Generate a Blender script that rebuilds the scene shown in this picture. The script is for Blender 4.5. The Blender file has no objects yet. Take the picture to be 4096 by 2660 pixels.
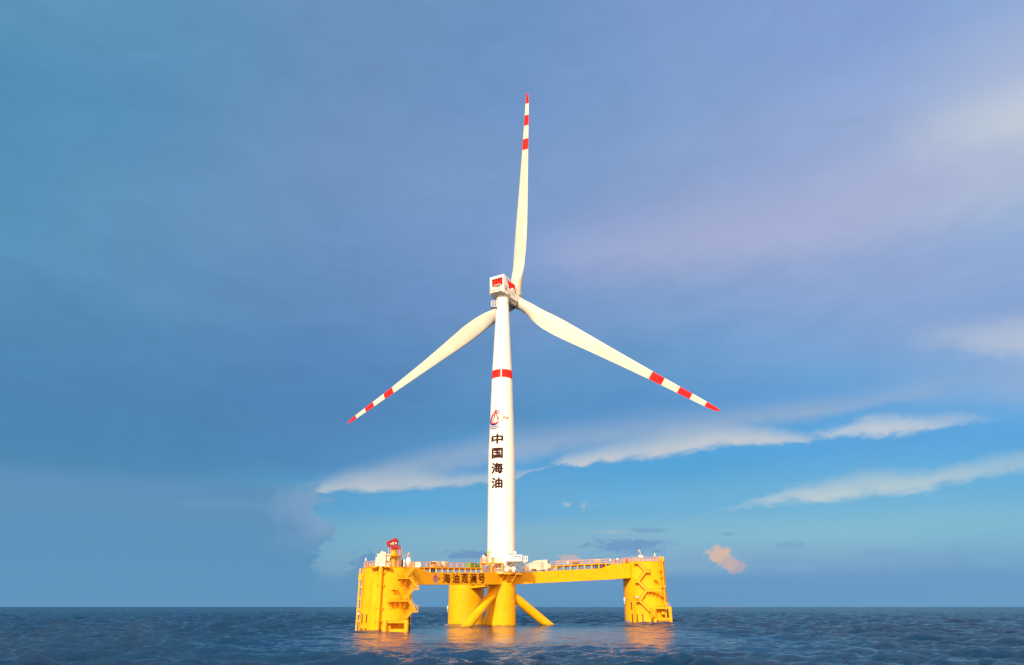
import bpy, math, random
import numpy as np
from mathutils import Vector

random.seed(7)
V3 = Vector
SC = bpy.context.scene
COL = SC.collection
R_ = math.radians

# ------------------------------------------------------------------ camera
EYE = 5.0                                  # eye height above the mean water level
FOC = 2850.0                               # focal length in pixels of a 4096 px wide frame
PITCH = math.atan(1097.0 / FOC)
cam_d = bpy.data.cameras.new('camera')
cam = bpy.data.objects.new('camera', cam_d)
COL.objects.link(cam)
cam_d.sensor_width = 36.0
cam_d.lens = 36.0 * FOC / 4096.0
cam_d.clip_start = 0.5
cam_d.clip_end = 300000.0
cam.location = (0, 0, EYE)
cam.rotation_euler = (R_(90) + PITCH, 0, 0)
SC.camera = cam

SC.view_settings.view_transform = 'Standard'
SC.view_settings.look = 'None'
SC.view_settings.exposure = 0.0
SC.view_settings.gamma = 1.0

# ------------------------------------------------------------------ sun
SUN_AZ = R_(-17)          # swing to the left of straight behind the camera
SUN_EL = R_(33)
sun_dir = Vector((math.sin(SUN_AZ) * math.cos(SUN_EL), -math.cos(SUN_AZ) * math.cos(SUN_EL), math.sin(SUN_EL)))
sun_d = bpy.data.lights.new('sun', 'SUN')
sun_d.energy = 5.0
sun_d.angle = R_(0.5)
sun_d.color = (1.0, 0.90, 0.72)
sun = bpy.data.objects.new('sun', sun_d)
COL.objects.link(sun)
sun.location = (-60, -120, 120)
sun.rotation_euler = sun_dir.to_track_quat('Z', 'Y').to_euler()

CP, SP = math.cos(PITCH), math.sin(PITCH)


def ray(px, py):
    x = (px - 2048.0) / FOC
    u = -(py - 1330.0) / FOC
    return Vector((x, CP - u * SP, SP + u * CP))


def at(px, py, Y):
    r = ray(px, py)
    return Vector((0, 0, EYE)) + r * (Y / r.y)


def on_plane(px, py, p0, n):
    r = ray(px, py)
    o = Vector((0, 0, EYE))
    return o + r * ((p0 - o).dot(n) / r.dot(n))


def azel(px, py):
    r = ray(px, py).normalized()
    return math.atan2(r.x, r.y), math.asin(r.z)


def lin(c):
    out = []
    for v in c:
        v = v / 255.0
        out.append(v / 12.92 if v <= 0.04045 else ((v + 0.055) / 1.055) ** 2.4)
    return out


# ------------------------------------------------------------------ sky (world)
class NT:
    """tiny helper to write node maths"""

    def __init__(s, tree):
        s.t = tree

    def new(s, kind, **kw):
        n = s.t.nodes.new(kind)
        for k, v in kw.items():
            setattr(n, k, v)
        return n

    def put(s, sock, v):
        if isinstance(v, bpy.types.NodeSocket):
            s.t.links.new(v, sock)
        elif v is not None:
            sock.default_value = v

    def m(s, op, a, b=None, c=None, clamp=False):
        n = s.new('ShaderNodeMath', operation=op, use_clamp=clamp)
        s.put(n.inputs[0], a)
        s.put(n.inputs[1], b)
        s.put(n.inputs[2], c)
        return n.outputs[0]

    def smooth(s, v, lo, hi):
        n = s.new('ShaderNodeMapRange', interpolation_type='SMOOTHSTEP')
        s.put(n.inputs['Value'], v)
        s.put(n.inputs['From Min'], lo)
        s.put(n.inputs['From Max'], hi)
        return n.outputs['Result']

    def mix(s, f, a, b, blend='MIX'):
        n = s.new('ShaderNodeMix', data_type='RGBA', blend_type=blend)
        s.put(n.inputs[0], f)
        s.put(n.inputs[6], a if isinstance(a, bpy.types.NodeSocket) else tuple(a) + (1,))
        s.put(n.inputs[7], b if isinstance(b, bpy.types.NodeSocket) else tuple(b) + (1,))
        return n.outputs[2]

    def ramp(s, f, stops, interp='LINEAR'):
        n = s.new('ShaderNodeValToRGB')
        cr = n.color_ramp
        cr.interpolation = interp
        stops = sorted(stops, key=lambda q: q[0])
        while len(cr.elements) > 1:
            cr.elements.remove(cr.elements[-1])
        cr.elements[0].position = min(max(stops[0][0], 0), 1)
        cr.elements[0].color = tuple(stops[0][1]) + (1,)
        for p, c in stops[1:]:
            e = cr.elements.new(min(max(p, 0), 1))
            e.color = tuple(c) + (1,)
        s.put(n.inputs[0], f)
        return n.outputs[0]

    def noise(s, vec, scale, detail=4, rough=0.55, dist=0.0):
        n = s.new('ShaderNodeTexNoise')
        s.put(n.inputs['Vector'], vec)
        n.inputs['Scale'].default_value = scale
        n.inputs['Detail'].default_value = detail
        n.inputs['Roughness'].default_value = rough
        n.inputs['Distortion'].default_value = dist
        return n.outputs['Fac']


def build_world():
    w = bpy.data.worlds.new('World')
    SC.world = w
    w.use_nodes = True
    t = w.node_tree
    t.nodes.clear()
    N = NT(t)
    tc = N.new('ShaderNodeTexCoord')
    sep = N.new('ShaderNodeSeparateXYZ')
    t.links.new(tc.outputs['Generated'], sep.inputs[0])
    X, Y, Z = sep.outputs
    az = N.m('ARCTAN2', X, Y)
    el = N.m('ARCSINE', Z)
    # (az, el) as a vector for the noises; stretched along the horizon for streaky cloud
    cmb = N.new('ShaderNodeCombineXYZ')
    N.put(cmb.inputs[0], az)
    N.put(cmb.inputs[1], N.m('MULTIPLY', el, 2.6))
    streak_v = cmb.outputs[0]
    cmb2 = N.new('ShaderNodeCombineXYZ')
    N.put(cmb2.inputs[0], az)
    N.put(cmb2.inputs[1], N.m('MULTIPLY', el, 1.3))
    puff_v = cmb2.outputs[0]
    n_big = N.noise(streak_v, 2.6, 4, 0.5)
    n_mid = N.noise(streak_v, 9.0, 7, 0.62, 0.6)
    n_fine = N.noise(puff_v, 34.0, 6, 0.6, 0.4)
    n_puff = N.noise(puff_v, 60.0, 6, 0.58)
    n_lump = N.noise(puff_v, 75.0, 6, 0.55)
    n_wisp = N.noise(streak_v, 42.0, 6, 0.6, 0.5)

    def cen(n):
        return N.m('SUBTRACT', n, 0.5)

    A0, A1, E1 = -0.8, 0.8, 0.95
    az_w = N.m('MULTIPLY_ADD', cen(n_big), 0.12, az)
    el_w = N.m('MULTIPLY_ADD', cen(n_big), 0.07, el)
    el_w = N.m('MULTIPLY_ADD', cen(n_mid), 0.035, el_w)
    damp = N.smooth(el, 0.0, 0.25)
    el_w = N.m('ADD', N.m('MULTIPLY', el_w, damp), N.m('MULTIPLY', el, N.m('SUBTRACT', 1.0, damp)))
    fa_w = N.m('DIVIDE', N.m('SUBTRACT', az_w, A0), A1 - A0)

    def fa_of(px, py):
        return (azel(px, py)[0] - A0) / (A1 - A0)

    XS = (0, 700, 1400, 2048, 2700, 3400, 4096)
    ROWS = [
        (-500, [(104, 152, 188), (104, 150, 190), (110, 148, 190), (112, 150, 194), (126, 156, 205), (132, 160, 210), (140, 168, 212)]),
        (0, [(98, 150, 185), (98, 148, 187), (108, 146, 188), (108, 148, 192), (125, 155, 205), (130, 158, 210), (140, 170, 214)]),
        (350, [(82, 140, 180), (86, 142, 183), (108, 146, 188), (112, 150, 198), (128, 160, 205), (138, 165, 212), (172, 186, 220)]),
        (700, [(82, 143, 182), (104, 150, 190), (116, 150, 192), (122, 155, 200), (136, 163, 205), (164, 175, 214), (176, 190, 214)]),
        (1000, [(92, 148, 186), (100, 148, 188), (108, 146, 192), (122, 155, 205), (157, 168, 208), (160, 171, 211), (135, 170, 215)]),
        (1250, [(82, 136, 178), (92, 142, 185), (98, 140, 188), (112, 150, 198), (125, 160, 205), (128, 165, 212), (140, 165, 210)]),
        (1450, [(80, 134, 178), (85, 136, 182), (88, 135, 188), (100, 148, 195), (105, 155, 205), (120, 165, 212), (155, 178, 212)]),
        (1650, [(78, 132, 178), (80, 132, 180), (82, 132, 182), (88, 145, 195), (94, 150, 205), (102, 163, 218), (95, 165, 225)]),
        (1850, [(80, 136, 178), (78, 134, 180), (86, 140, 188), (94, 162, 214), (84, 165, 216), (88, 167, 222), (92, 170, 222)]),
        (2020, [(88, 145, 180), (90, 145, 182), (92, 168, 215), (104, 170, 212), (110, 177, 215), (122, 183, 214), (120, 182, 215)]),
        (2150, [(88, 145, 182), (90, 148, 182), (125, 178, 204), (130, 178, 204), (133, 182, 206), (138, 187, 208), (132, 184, 206)]),
        (2270, [(88, 145, 185), (92, 148, 188), (125, 170, 197), (133, 174, 197), (126, 168, 202), (124, 166, 202), (118, 165, 202)]),
        (2330, [(90, 147, 187), (94, 149, 189), (104, 152, 190), (104, 152, 192), (104, 152, 195), (106, 154, 197), (106, 157, 197)]),
        (2427, [(96, 151, 190), (98, 151, 192), (98, 149, 190), (100, 150, 190), (102, 151, 190), (107, 157, 195), (106, 161, 196)]),
    ]
    field = None
    prev = None
    def look(az_, el_):
        # colour of the observed sky in a direction
        d = V3((math.sin(az_) * math.cos(el_), math.cos(az_) * math.cos(el_), math.sin(el_)))
        dep = d.y * CP + d.z * SP
        px = 2048 + FOC * d.x / dep
        py = 1330 - FOC * (-d.y * SP + d.z * CP) / dep
        px = min(max(px, XS[0]), XS[-1])
        py = min(max(py, ROWS[0][0]), ROWS[-1][0])
        i = max(k for k in range(len(XS) - 1) if XS[k] <= px)
        j = max(k for k in range(len(ROWS) - 1) if ROWS[k][0] <= py)
        fx = (px - XS[i]) / (XS[i + 1] - XS[i])
        fy = (py - ROWS[j][0]) / (ROWS[j + 1][0] - ROWS[j][0])
        c = []
        for q in range(3):
            t_ = ROWS[j][1][i][q] * (1 - fx) + ROWS[j][1][i + 1][q] * fx
            b_ = ROWS[j + 1][1][i][q] * (1 - fx) + ROWS[j + 1][1][i + 1][q] * fx
            c.append(t_ * (1 - fy) + b_ * fy)
        return c

    for py, cols in reversed(ROWS):
        e_row = azel(2048, py)[1]
        stops = []
        for k in range(11):
            a_ = -0.72 + 1.44 * k / 10
            stops.append(((a_ - A0) / (A1 - A0), lin(look(a_, e_row))))
        rc = N.ramp(fa_w, stops, 'B_SPLINE' if False else 'LINEAR')
        e = azel(2048, py)[1]
        if field is None:
            field = rc
        else:
            field = N.mix(N.smooth(el_w, prev, e), field, rc)
        prev = e

    # ---- streaks: lower edge, upper edge and strength stored along the azimuth
    def streak(pts, color, soft_lo, soft_hi, wob=0.012, wob2=0.004, grain=0.55):
        """pts: (px, y_low, y_high, strength)"""
        nonlocal field
        st = []
        for px, yl, yh, k in pts:
            a = fa_of(px, (yl + yh) / 2)
            st.append((a, (azel(px, yl)[1], azel(px, yh)[1], k)))
        azf = N.m('DIVIDE', N.m('SUBTRACT', az, A0), A1 - A0)
        s = N.new('ShaderNodeSeparateXYZ')
        t.links.new(N.ramp(azf, st), s.inputs[0])
        lo, hi, k = s.outputs
        e = N.m('MULTIPLY_ADD', cen(n_mid), wob * 2.2, el)
        e = N.m('MULTIPLY_ADD', cen(n_fine), wob2 * 2.6, e)
        thick = N.m('MAXIMUM', N.m('SUBTRACT', hi, lo), 0.0005)
        u = N.m('DIVIDE', N.m('SUBTRACT', e, lo), thick)
        a = N.smooth(u, -0.12, soft_lo * 1.7)
        b = N.m('SUBTRACT', 1.0, N.smooth(u, 1.0 - min(0.9, soft_hi * 1.4), 1.05))
        g = N.m('ADD', 1.12 - grain * 0.25, N.m('MULTIPLY', cen(n_mid), grain * 2.6))
        g = N.m('ADD', g, N.m('MULTIPLY', cen(n_fine), grain * 1.2))
        f = N.m('MULTIPLY', N.m('MULTIPLY', a, b), N.m('MULTIPLY', k, g), clamp=True)
        field = N.mix(f, field, lin(color))

    def puff(px, py, rx, ry, color, k=0.9, lo=0.25, hi=0.75, amp=1.6, nn=None):
        nonlocal field
        a0, e0 = azel(px, py)
        ra = azel(px + rx, py)[0] - a0
        re = azel(px, py - ry)[1] - e0
        dx = N.m('DIVIDE', N.m('SUBTRACT', az, a0), ra)
        dy = N.m('DIVIDE', N.m('SUBTRACT', el, e0), re)
        d = N.m('SQRT', N.m('ADD', N.m('MULTIPLY', dx, dx), N.m('MULTIPLY', dy, dy)))
        d = N.m('MULTIPLY_ADD', cen(nn or n_lump), amp * 2.4, d)
        f = N.m('SUBTRACT', 1.0, N.smooth(d, lo, hi * 1.35))
        f = N.m('MULTIPLY', f, k)
        field = N.mix(f, field, lin(color))

    # faint mottling of the thin overcast
    mot = N.m('ADD', N.m('MULTIPLY', cen(n_mid), 0.20), N.m('MULTIPLY', cen(n_fine), 0.04))
    mot = N.m('ADD', 1.0, N.m('MULTIPLY', mot, N.smooth(el, 0.06, 0.2)))
    cm = N.new('ShaderNodeCombineXYZ')
    for i_ in range(3):
        N.put(cm.inputs[i_], mot)
    field = N.mix(1.0, field, cm.outputs[0], 'MULTIPLY')
    # broad lavender veil sweeping up to the right
    streak([(1950, 1150, 900, 0.0), (2250, 1160, 850, 0.35), (2700, 1190, 800, 0.5), (3150, 1130, 680, 0.55), (3600, 930, 420, 0.6), (4096, 740, 120, 0.65)],
           (170, 180, 215), 0.35, 0.42, 0.02, 0.008, 0.35)
    streak([(3550, 760, 420, 0.0), (3800, 720, 330, 0.55), (4096, 680, 230, 1.0)], (196, 208, 217), 0.45, 0.45, 0.02, 0.008, 0.35)
    streak([(3600, 1420, 1290, 0.0), (3850, 1440, 1250, 0.65), (4096, 1450, 1230, 1.0)], (204, 207, 216), 0.5, 0.6, 0.02, 0.01, 0.4)
    # cloud bank on the left: its right-hand edge stored along the elevation
    edge = [(2440, 1275), (2330, 1283), (2260, 1273), (2199, 1285), (2156, 1325), (2112, 1345), (2078, 1310), (2035, 1275), (2009, 1292), (1971, 1308), (1940, 1290), (1900, 1350), (1850, 1450), (1800, 1560)]
    st = [(azel(px, py)[1] / 0.5, ((azel(px, py)[0] + 0.8) / 1.6,) * 3) for py, px in edge]
    e_wob = N.m('MULTIPLY_ADD', cen(n_puff), 0.012, el)
    s = N.new('ShaderNodeSeparateXYZ')
    t.links.new(N.ramp(N.m('DIVIDE', e_wob, 0.5), st), s.inputs[0])
    ea = N.m('MULTIPLY_ADD', s.outputs[0], 1.6, -0.8)
    dist = N.m('SUBTRACT', N.m('MULTIPLY_ADD', cen(n_puff), 0.07, ea), az)
    bank = N.smooth(dist, -0.004, 0.012)
    bank = N.m('MULTIPLY', bank, N.m('SUBTRACT', 1.0, N.smooth(el, azel(1300, 1985)[1], azel(1300, 1915)[1])))
    rim = N.m('SUBTRACT', 1.0, N.smooth(dist, 0.01, 0.09))
    rim = N.m('MULTIPLY', rim, N.smooth(el, azel(1300, 2250)[1], azel(1300, 2080)[1]))
    rim = N.m('MULTIPLY', rim, N.m('ADD', 0.35, N.m('MULTIPLY', n_fine, 1.0)), clamp=True)
    bc = N.ramp(N.m('DIVIDE', el, 0.5), [(0.0, lin((99, 150, 190))), (0.1, lin((95, 148, 188))), (0.22, lin((96, 146, 186))), (0.36, lin((94, 143, 186)))])
    bcol = N.mix(rim, bc, lin((126, 164, 198)))
    field = N.mix(bank, field, bcol)
    streak([(560, 2060, 1985, 0.0), (800, 2050, 1990, 0.35), (1150, 2050, 1985, 0.4), (1320, 2030, 1960, 0.5), (1345, 2020, 1950, 0)],
           (122, 164, 194), 0.4, 0.6, 0.012, 0.004)
    # grey band over the white streak
    streak([(1180, 1960, 1930, 0.0), (1380, 1935, 1850, 0.6), (1700, 1900, 1770, 0.8), (2000, 1860, 1690, 0.82), (2300, 1825, 1650, 0.8), (2600, 1785, 1615, 0.75),
            (2900, 1730, 1600, 0.75), (3200, 1695, 1570, 0.8), (3450, 1640, 1545, 0.5), (3700, 1590, 1490, 0.4), (3950, 1540, 1440, 0.0)],
           (158, 178, 204), 0.25, 0.75, 0.012, 0.004, 0.5)
    # white streak left of the tower
    streak([(1255, 1964, 1950, 0.0), (1290, 1966, 1915, 0.8), (1450, 1960, 1865, 0.85), (1650, 1951, 1845, 0.85), (1800, 1954, 1865, 0.75), (2000, 1928, 1872, 0.65), (2150, 1890, 1868, 0.4), (2240, 1870, 1855, 0)],
           (184, 195, 206), 0.10, 0.6, 0.01, 0.005, 0.35)
    # bright lower edge to the right of the tower
    streak([(2190, 1862, 1845, 0.0), (2260, 1864, 1812, 0.8), (2409, 1852, 1770, 0.95), (2560, 1834, 1735, 0.9), (2690, 1820, 1690, 0.9), (2883, 1778, 1675, 0.95), (3050, 1770, 1690, 0.9), (3200, 1767, 1710, 0.7), (3300, 1762, 1735, 0)],
           (192, 200, 209), 0.10, 0.6, 0.01, 0.006, 0.4)
    streak([(3230, 1745, 1725, 0.0), (3320, 1752, 1695, 0.7), (3470, 1757, 1645, 1.0), (3600, 1754, 1640, 1.0), (3700, 1737, 1640, 0.75), (3830, 1714, 1635, 0.5), (3990, 1680, 1640, 0.0)],
           (194, 204, 214), 0.16, 0.5, 0.014, 0.009, 0.55)
    # second streak, lower right
    streak([(2850, 2052, 2030, 0.0), (3000, 2030, 1995, 0.35), (3080, 2024, 1965, 0.8), (3220, 2024, 1920, 0.95), (3370, 2012, 1895, 0.95), (3520, 1992, 1855, 0.85), (3700, 1962, 1862, 0.8), (3900, 1925, 1822, 0.65), (4096, 1890, 1790, 0.6)],
           (186, 204, 211), 0.16, 0.5, 0.012, 0.007, 0.55)
    # low bank on the right and the dark scraps of cloud
    streak([(2600, 2470, 2300, 0.0), (2950, 2470, 2240, 0.45), (3300, 2470, 2200, 0.5), (3700, 2470, 2175, 0.55), (4096, 2470, 2180, 0.5)], (105, 152, 196), 0.01, 0.45, 0.03, 0.02, 0.5)
    puff(2530, 2182, 175, 34, (112, 155, 198), 0.95, 0.4, 0.85, 1.3, n_wisp)
    puff(2590, 2122, 75, 11, (118, 160, 198), 0.8, 0.3, 0.9, 1.2, n_wisp)
    puff(2450, 2128, 90, 9, (158, 186, 200), 0.6, 0.3, 0.9, 1.2, n_wisp)
    puff(1890, 2219, 115, 22, (108, 150, 192), 0.9, 0.45, 0.85, 1.1, n_wisp)
    puff(1462, 2290, 85, 75, (104, 150, 190), 0.8, 0.55, 0.85, 1.2)
    puff(1480, 2225, 30, 26, (104, 150, 190), 0.8, 0.5, 0.85, 1.2)
    puff(2915, 2135, 40, 8, (118, 165, 200), 0.7, 0.3, 0.9, 1.3, n_wisp)
    puff(3160, 2180, 60, 18, (118, 162, 198), 0.6, 0.3, 0.9, 1.3, n_wisp)
    # small sunlit puffs
    puff(2942, 2264, 52, 38, (182, 168, 182), 0.85, 0.45, 0.8, 0.9)
    puff(2905, 2240, 52, 38, (198, 176, 176), 0.85, 0.45, 0.8, 0.8)
    puff(2874, 2214, 52, 38, (212, 184, 170), 0.95, 0.5, 0.78, 0.9)
    puff(2272, 2236, 48, 22, (196, 180, 180), 0.85, 0.5, 0.8, 0.9)
    puff(1620, 2225, 34, 14, (190, 180, 178), 0.5, 0.3, 0.9, 1.0)
    puff(2262, 2018, 34, 10, (160, 190, 210), 0.8, 0.3, 0.9, 1.6)
    puff(2335, 2021, 44, 14, (156, 188, 210), 0.8, 0.3, 0.9, 1.8)

    # ---- the rest of the sky, out of the photograph: clear sky plus warm glow added behind the camera to fill shaded faces
    nish = N.new('ShaderNodeTexSky', sky_type='NISHITA')
    nish.sun_disc = False
    nish.sun_elevation = SUN_EL
    nish.sun_rotation = math.atan2(sun_dir.x, sun_dir.y)
    nish.air_density = 1.0
    nish.dust_density = 1.5
    clear = N.mix(1.0, nish.outputs[0], (0.09, 0.09, 0.09), 'MULTIPLY')
    warm = N.smooth(N.m('MULTIPLY_ADD', cen(n_big), 0.8, N.m('MULTIPLY', Y, -1.0)), -0.25, 0.45)
    warm = N.m('MULTIPLY', warm, N.m('SUBTRACT', 1.0, N.smooth(el, 0.5, 1.3)))
    back = N.mix(warm, clear, (2.2, 1.4, 0.78))
    front = N.m('SUBTRACT', 1.0, N.smooth(N.m('ABSOLUTE', az), 0.8, 1.35))
    front = N.m('MULTIPLY', front, N.m('SUBTRACT', 1.0, N.smooth(el, 0.95, 1.3)))
    final = N.mix(front, back, field)
    bg = N.new('ShaderNodeBackground')
    bg.inputs['Strength'].default_value = 1.0
    t.links.new(final, bg.inputs['Color'])
    out = N.new('ShaderNodeOutputWorld')
    t.links.new(bg.outputs[0], out.inputs['Surface'])


build_world()


# ------------------------------------------------------------------ materials
def principled(name, color, rough=0.5, metal=0.0, coat=0.0, spec=0.5):
    m = bpy.data.materials.new(name)
    m.use_nodes = True
    b = m.node_tree.nodes['Principled BSDF']
    b.inputs['Base Color'].default_value = tuple(color) + (1,)
    b.inputs['Roughness'].default_value = rough
    b.inputs['Metallic'].default_value = metal
    b.inputs['Coat Weight'].default_value = coat
    b.inputs['Coat Roughness'].default_value = 0.15
    b.inputs['Specular IOR Level'].default_value = spec
    return m


def paint(name, color, rough=0.45, dirt=(0.35, 0.18, 0.06), dirt_amt=0.25, seams=0.0, coat=0.0, var=0.08, spec=0.5, wet=False):
    """painted steel: slight colour variation, run-down streaks, faint plate seams"""
    m = principled(name, color, rough, coat=coat, spec=spec)
    N = NT(m.node_tree)
    b = m.node_tree.nodes['Principled BSDF']
    geo = N.new('ShaderNodeNewGeometry')
    mp = N.new('ShaderNodeMapping')
    mp.inputs['Scale'].default_value = (1.6, 1.6, 0.12)
    m.node_tree.links.new(geo.outputs['Position'], mp.inputs[0])
    st = N.noise(mp.outputs[0], 1.0, 6, 0.65)
    pat = N.noise(geo.outputs['Position'], 0.35, 4, 0.6)
    c = N.mix(N.smooth(pat, 0.3, 0.7), [v * (1 - var) for v in color], [min(1, v * (1 + var)) for v in color])
    f = N.m('MULTIPLY', N.smooth(st, 0.58, 0.8), dirt_amt)
    c = N.mix(f, c, dirt)
    if wet:
        # weed and slime along the waterline, with a ragged upper edge
        sw = N.new('ShaderNodeSeparateXYZ')
        m.node_tree.links.new(geo.outputs['Position'], sw.inputs[0])
        edge = N.m('MULTIPLY_ADD', N.noise(geo.outputs['Position'], 0.9, 4, 0.6), 0.9, 0.0)
        wl = N.m('SUBTRACT', 1.0, N.smooth(N.m('SUBTRACT', sw.outputs[2], edge), -0.25, 0.12))
        c = N.mix(N.m('MULTIPLY', wl, 0.75), c, (0.10, 0.055, 0.012))
        # rust weeping down from the plate seams in a few places
        ru = N.noise(mp.outputs[0], 2.4, 5, 0.6)
        c = N.mix(N.m('MULTIPLY', N.smooth(ru, 0.66, 0.80), 0.35), c, (0.36, 0.12, 0.02))
    m.node_tree.links.new(c, b.inputs['Base Color'])
    N.put(b.inputs['Roughness'], N.m('MULTIPLY_ADD', pat, 0.25, rough - 0.12))
    if seams:
        sp = N.new('ShaderNodeSeparateXYZ')
        m.node_tree.links.new(geo.outputs['Position'], sp.inputs[0])
        fr = N.m('FRACT', N.m('DIVIDE', sp.outputs[2], seams))
        d = N.m('ABSOLUTE', N.m('SUBTRACT', fr, 0.5))
        h = N.m('SUBTRACT', 1.0, N.smooth(d, 0.0, 0.035 / seams))
        h = N.m('ADD', h, N.m('MULTIPLY', N.noise(geo.outputs['Position'], 1.2, 3, 0.5), 0.8))
        bp = N.new('ShaderNodeBump')
        bp.inputs['Strength'].default_value = 0.35
        bp.inputs['Distance'].default_value = 0.03
        N.put(bp.inputs['Height'], h)
        m.node_tree.links.new(bp.outputs[0], b.inputs['Normal'])
    return m


YEL = (0.90, 0.425, 0.003)
M_yel = paint('yellow_hull_paint', YEL, 0.42, (0.62, 0.24, 0.01), 0.18, seams=3.1, spec=0.25, wet=True)
M_yel2 = paint('yellow_steelwork_paint', (0.90, 0.405, 0.01), 0.45, (0.6, 0.24, 0.02), 0.16, spec=0.25)
M_rail = paint('faded_orange_rail_paint', (0.80, 0.36, 0.16), 0.5, (0.5, 0.2, 0.1), 0.2)
M_white = paint('white_tower_paint', (0.84, 0.83, 0.79), 0.35, (0.6, 0.54, 0.44), 0.08, seams=0, coat=0.2, var=0.02)
M_blade = paint('white_blade_gelcoat', (0.66, 0.62, 0.51), 0.42, (0.45, 0.38, 0.26), 0.16, var=0.04, spec=0.3)
M_grey = paint('pale_grey_paint', (0.50, 0.47, 0.40), 0.5, (0.3, 0.26, 0.2), 0.3)
M_red = paint('signal_red_paint', (0.80, 0.017, 0.015), 0.45, (0.4, 0.02, 0.02), 0.2, spec=0.15)
M_dred = paint('dark_red_canvas', (0.30, 0.008, 0.022), 0.8, (0.12, 0.01, 0.02), 0.5)
M_black = principled('black_rubber', (0.02, 0.016, 0.014), 0.6)
M_slot = principled('brown_red_mark_paint', (0.16, 0.022, 0.008), 0.6)
M_text = principled('brown_lettering_paint', (0.115, 0.014, 0.006), 0.7, spec=0.1)
M_ttext = principled('dark_brown_lettering_paint', (0.045, 0.012, 0.010), 0.7, spec=0.1)
M_eblue = principled('emblem_blue_paint', (0.035, 0.022, 0.17), 0.7, spec=0.1)
M_ered = principled('emblem_red_paint', (0.55, 0.030, 0.012), 0.7, spec=0.1)
M_elav = principled('emblem_lavender_paint', (0.52, 0.34, 0.34), 0.5)
M_green = paint('green_tarpaulin', (0.10, 0.26, 0.04), 0.7, (0.04, 0.1, 0.02), 0.4)
M_glass = principled('lamp_glass', (0.75, 0.75, 0.65), 0.1)
M_dark = principled('dark_opening', (0.03, 0.02, 0.015), 0.8)
M_steel = principled('galvanised_steel', (0.45, 0.42, 0.38), 0.45, 0.6)


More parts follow.
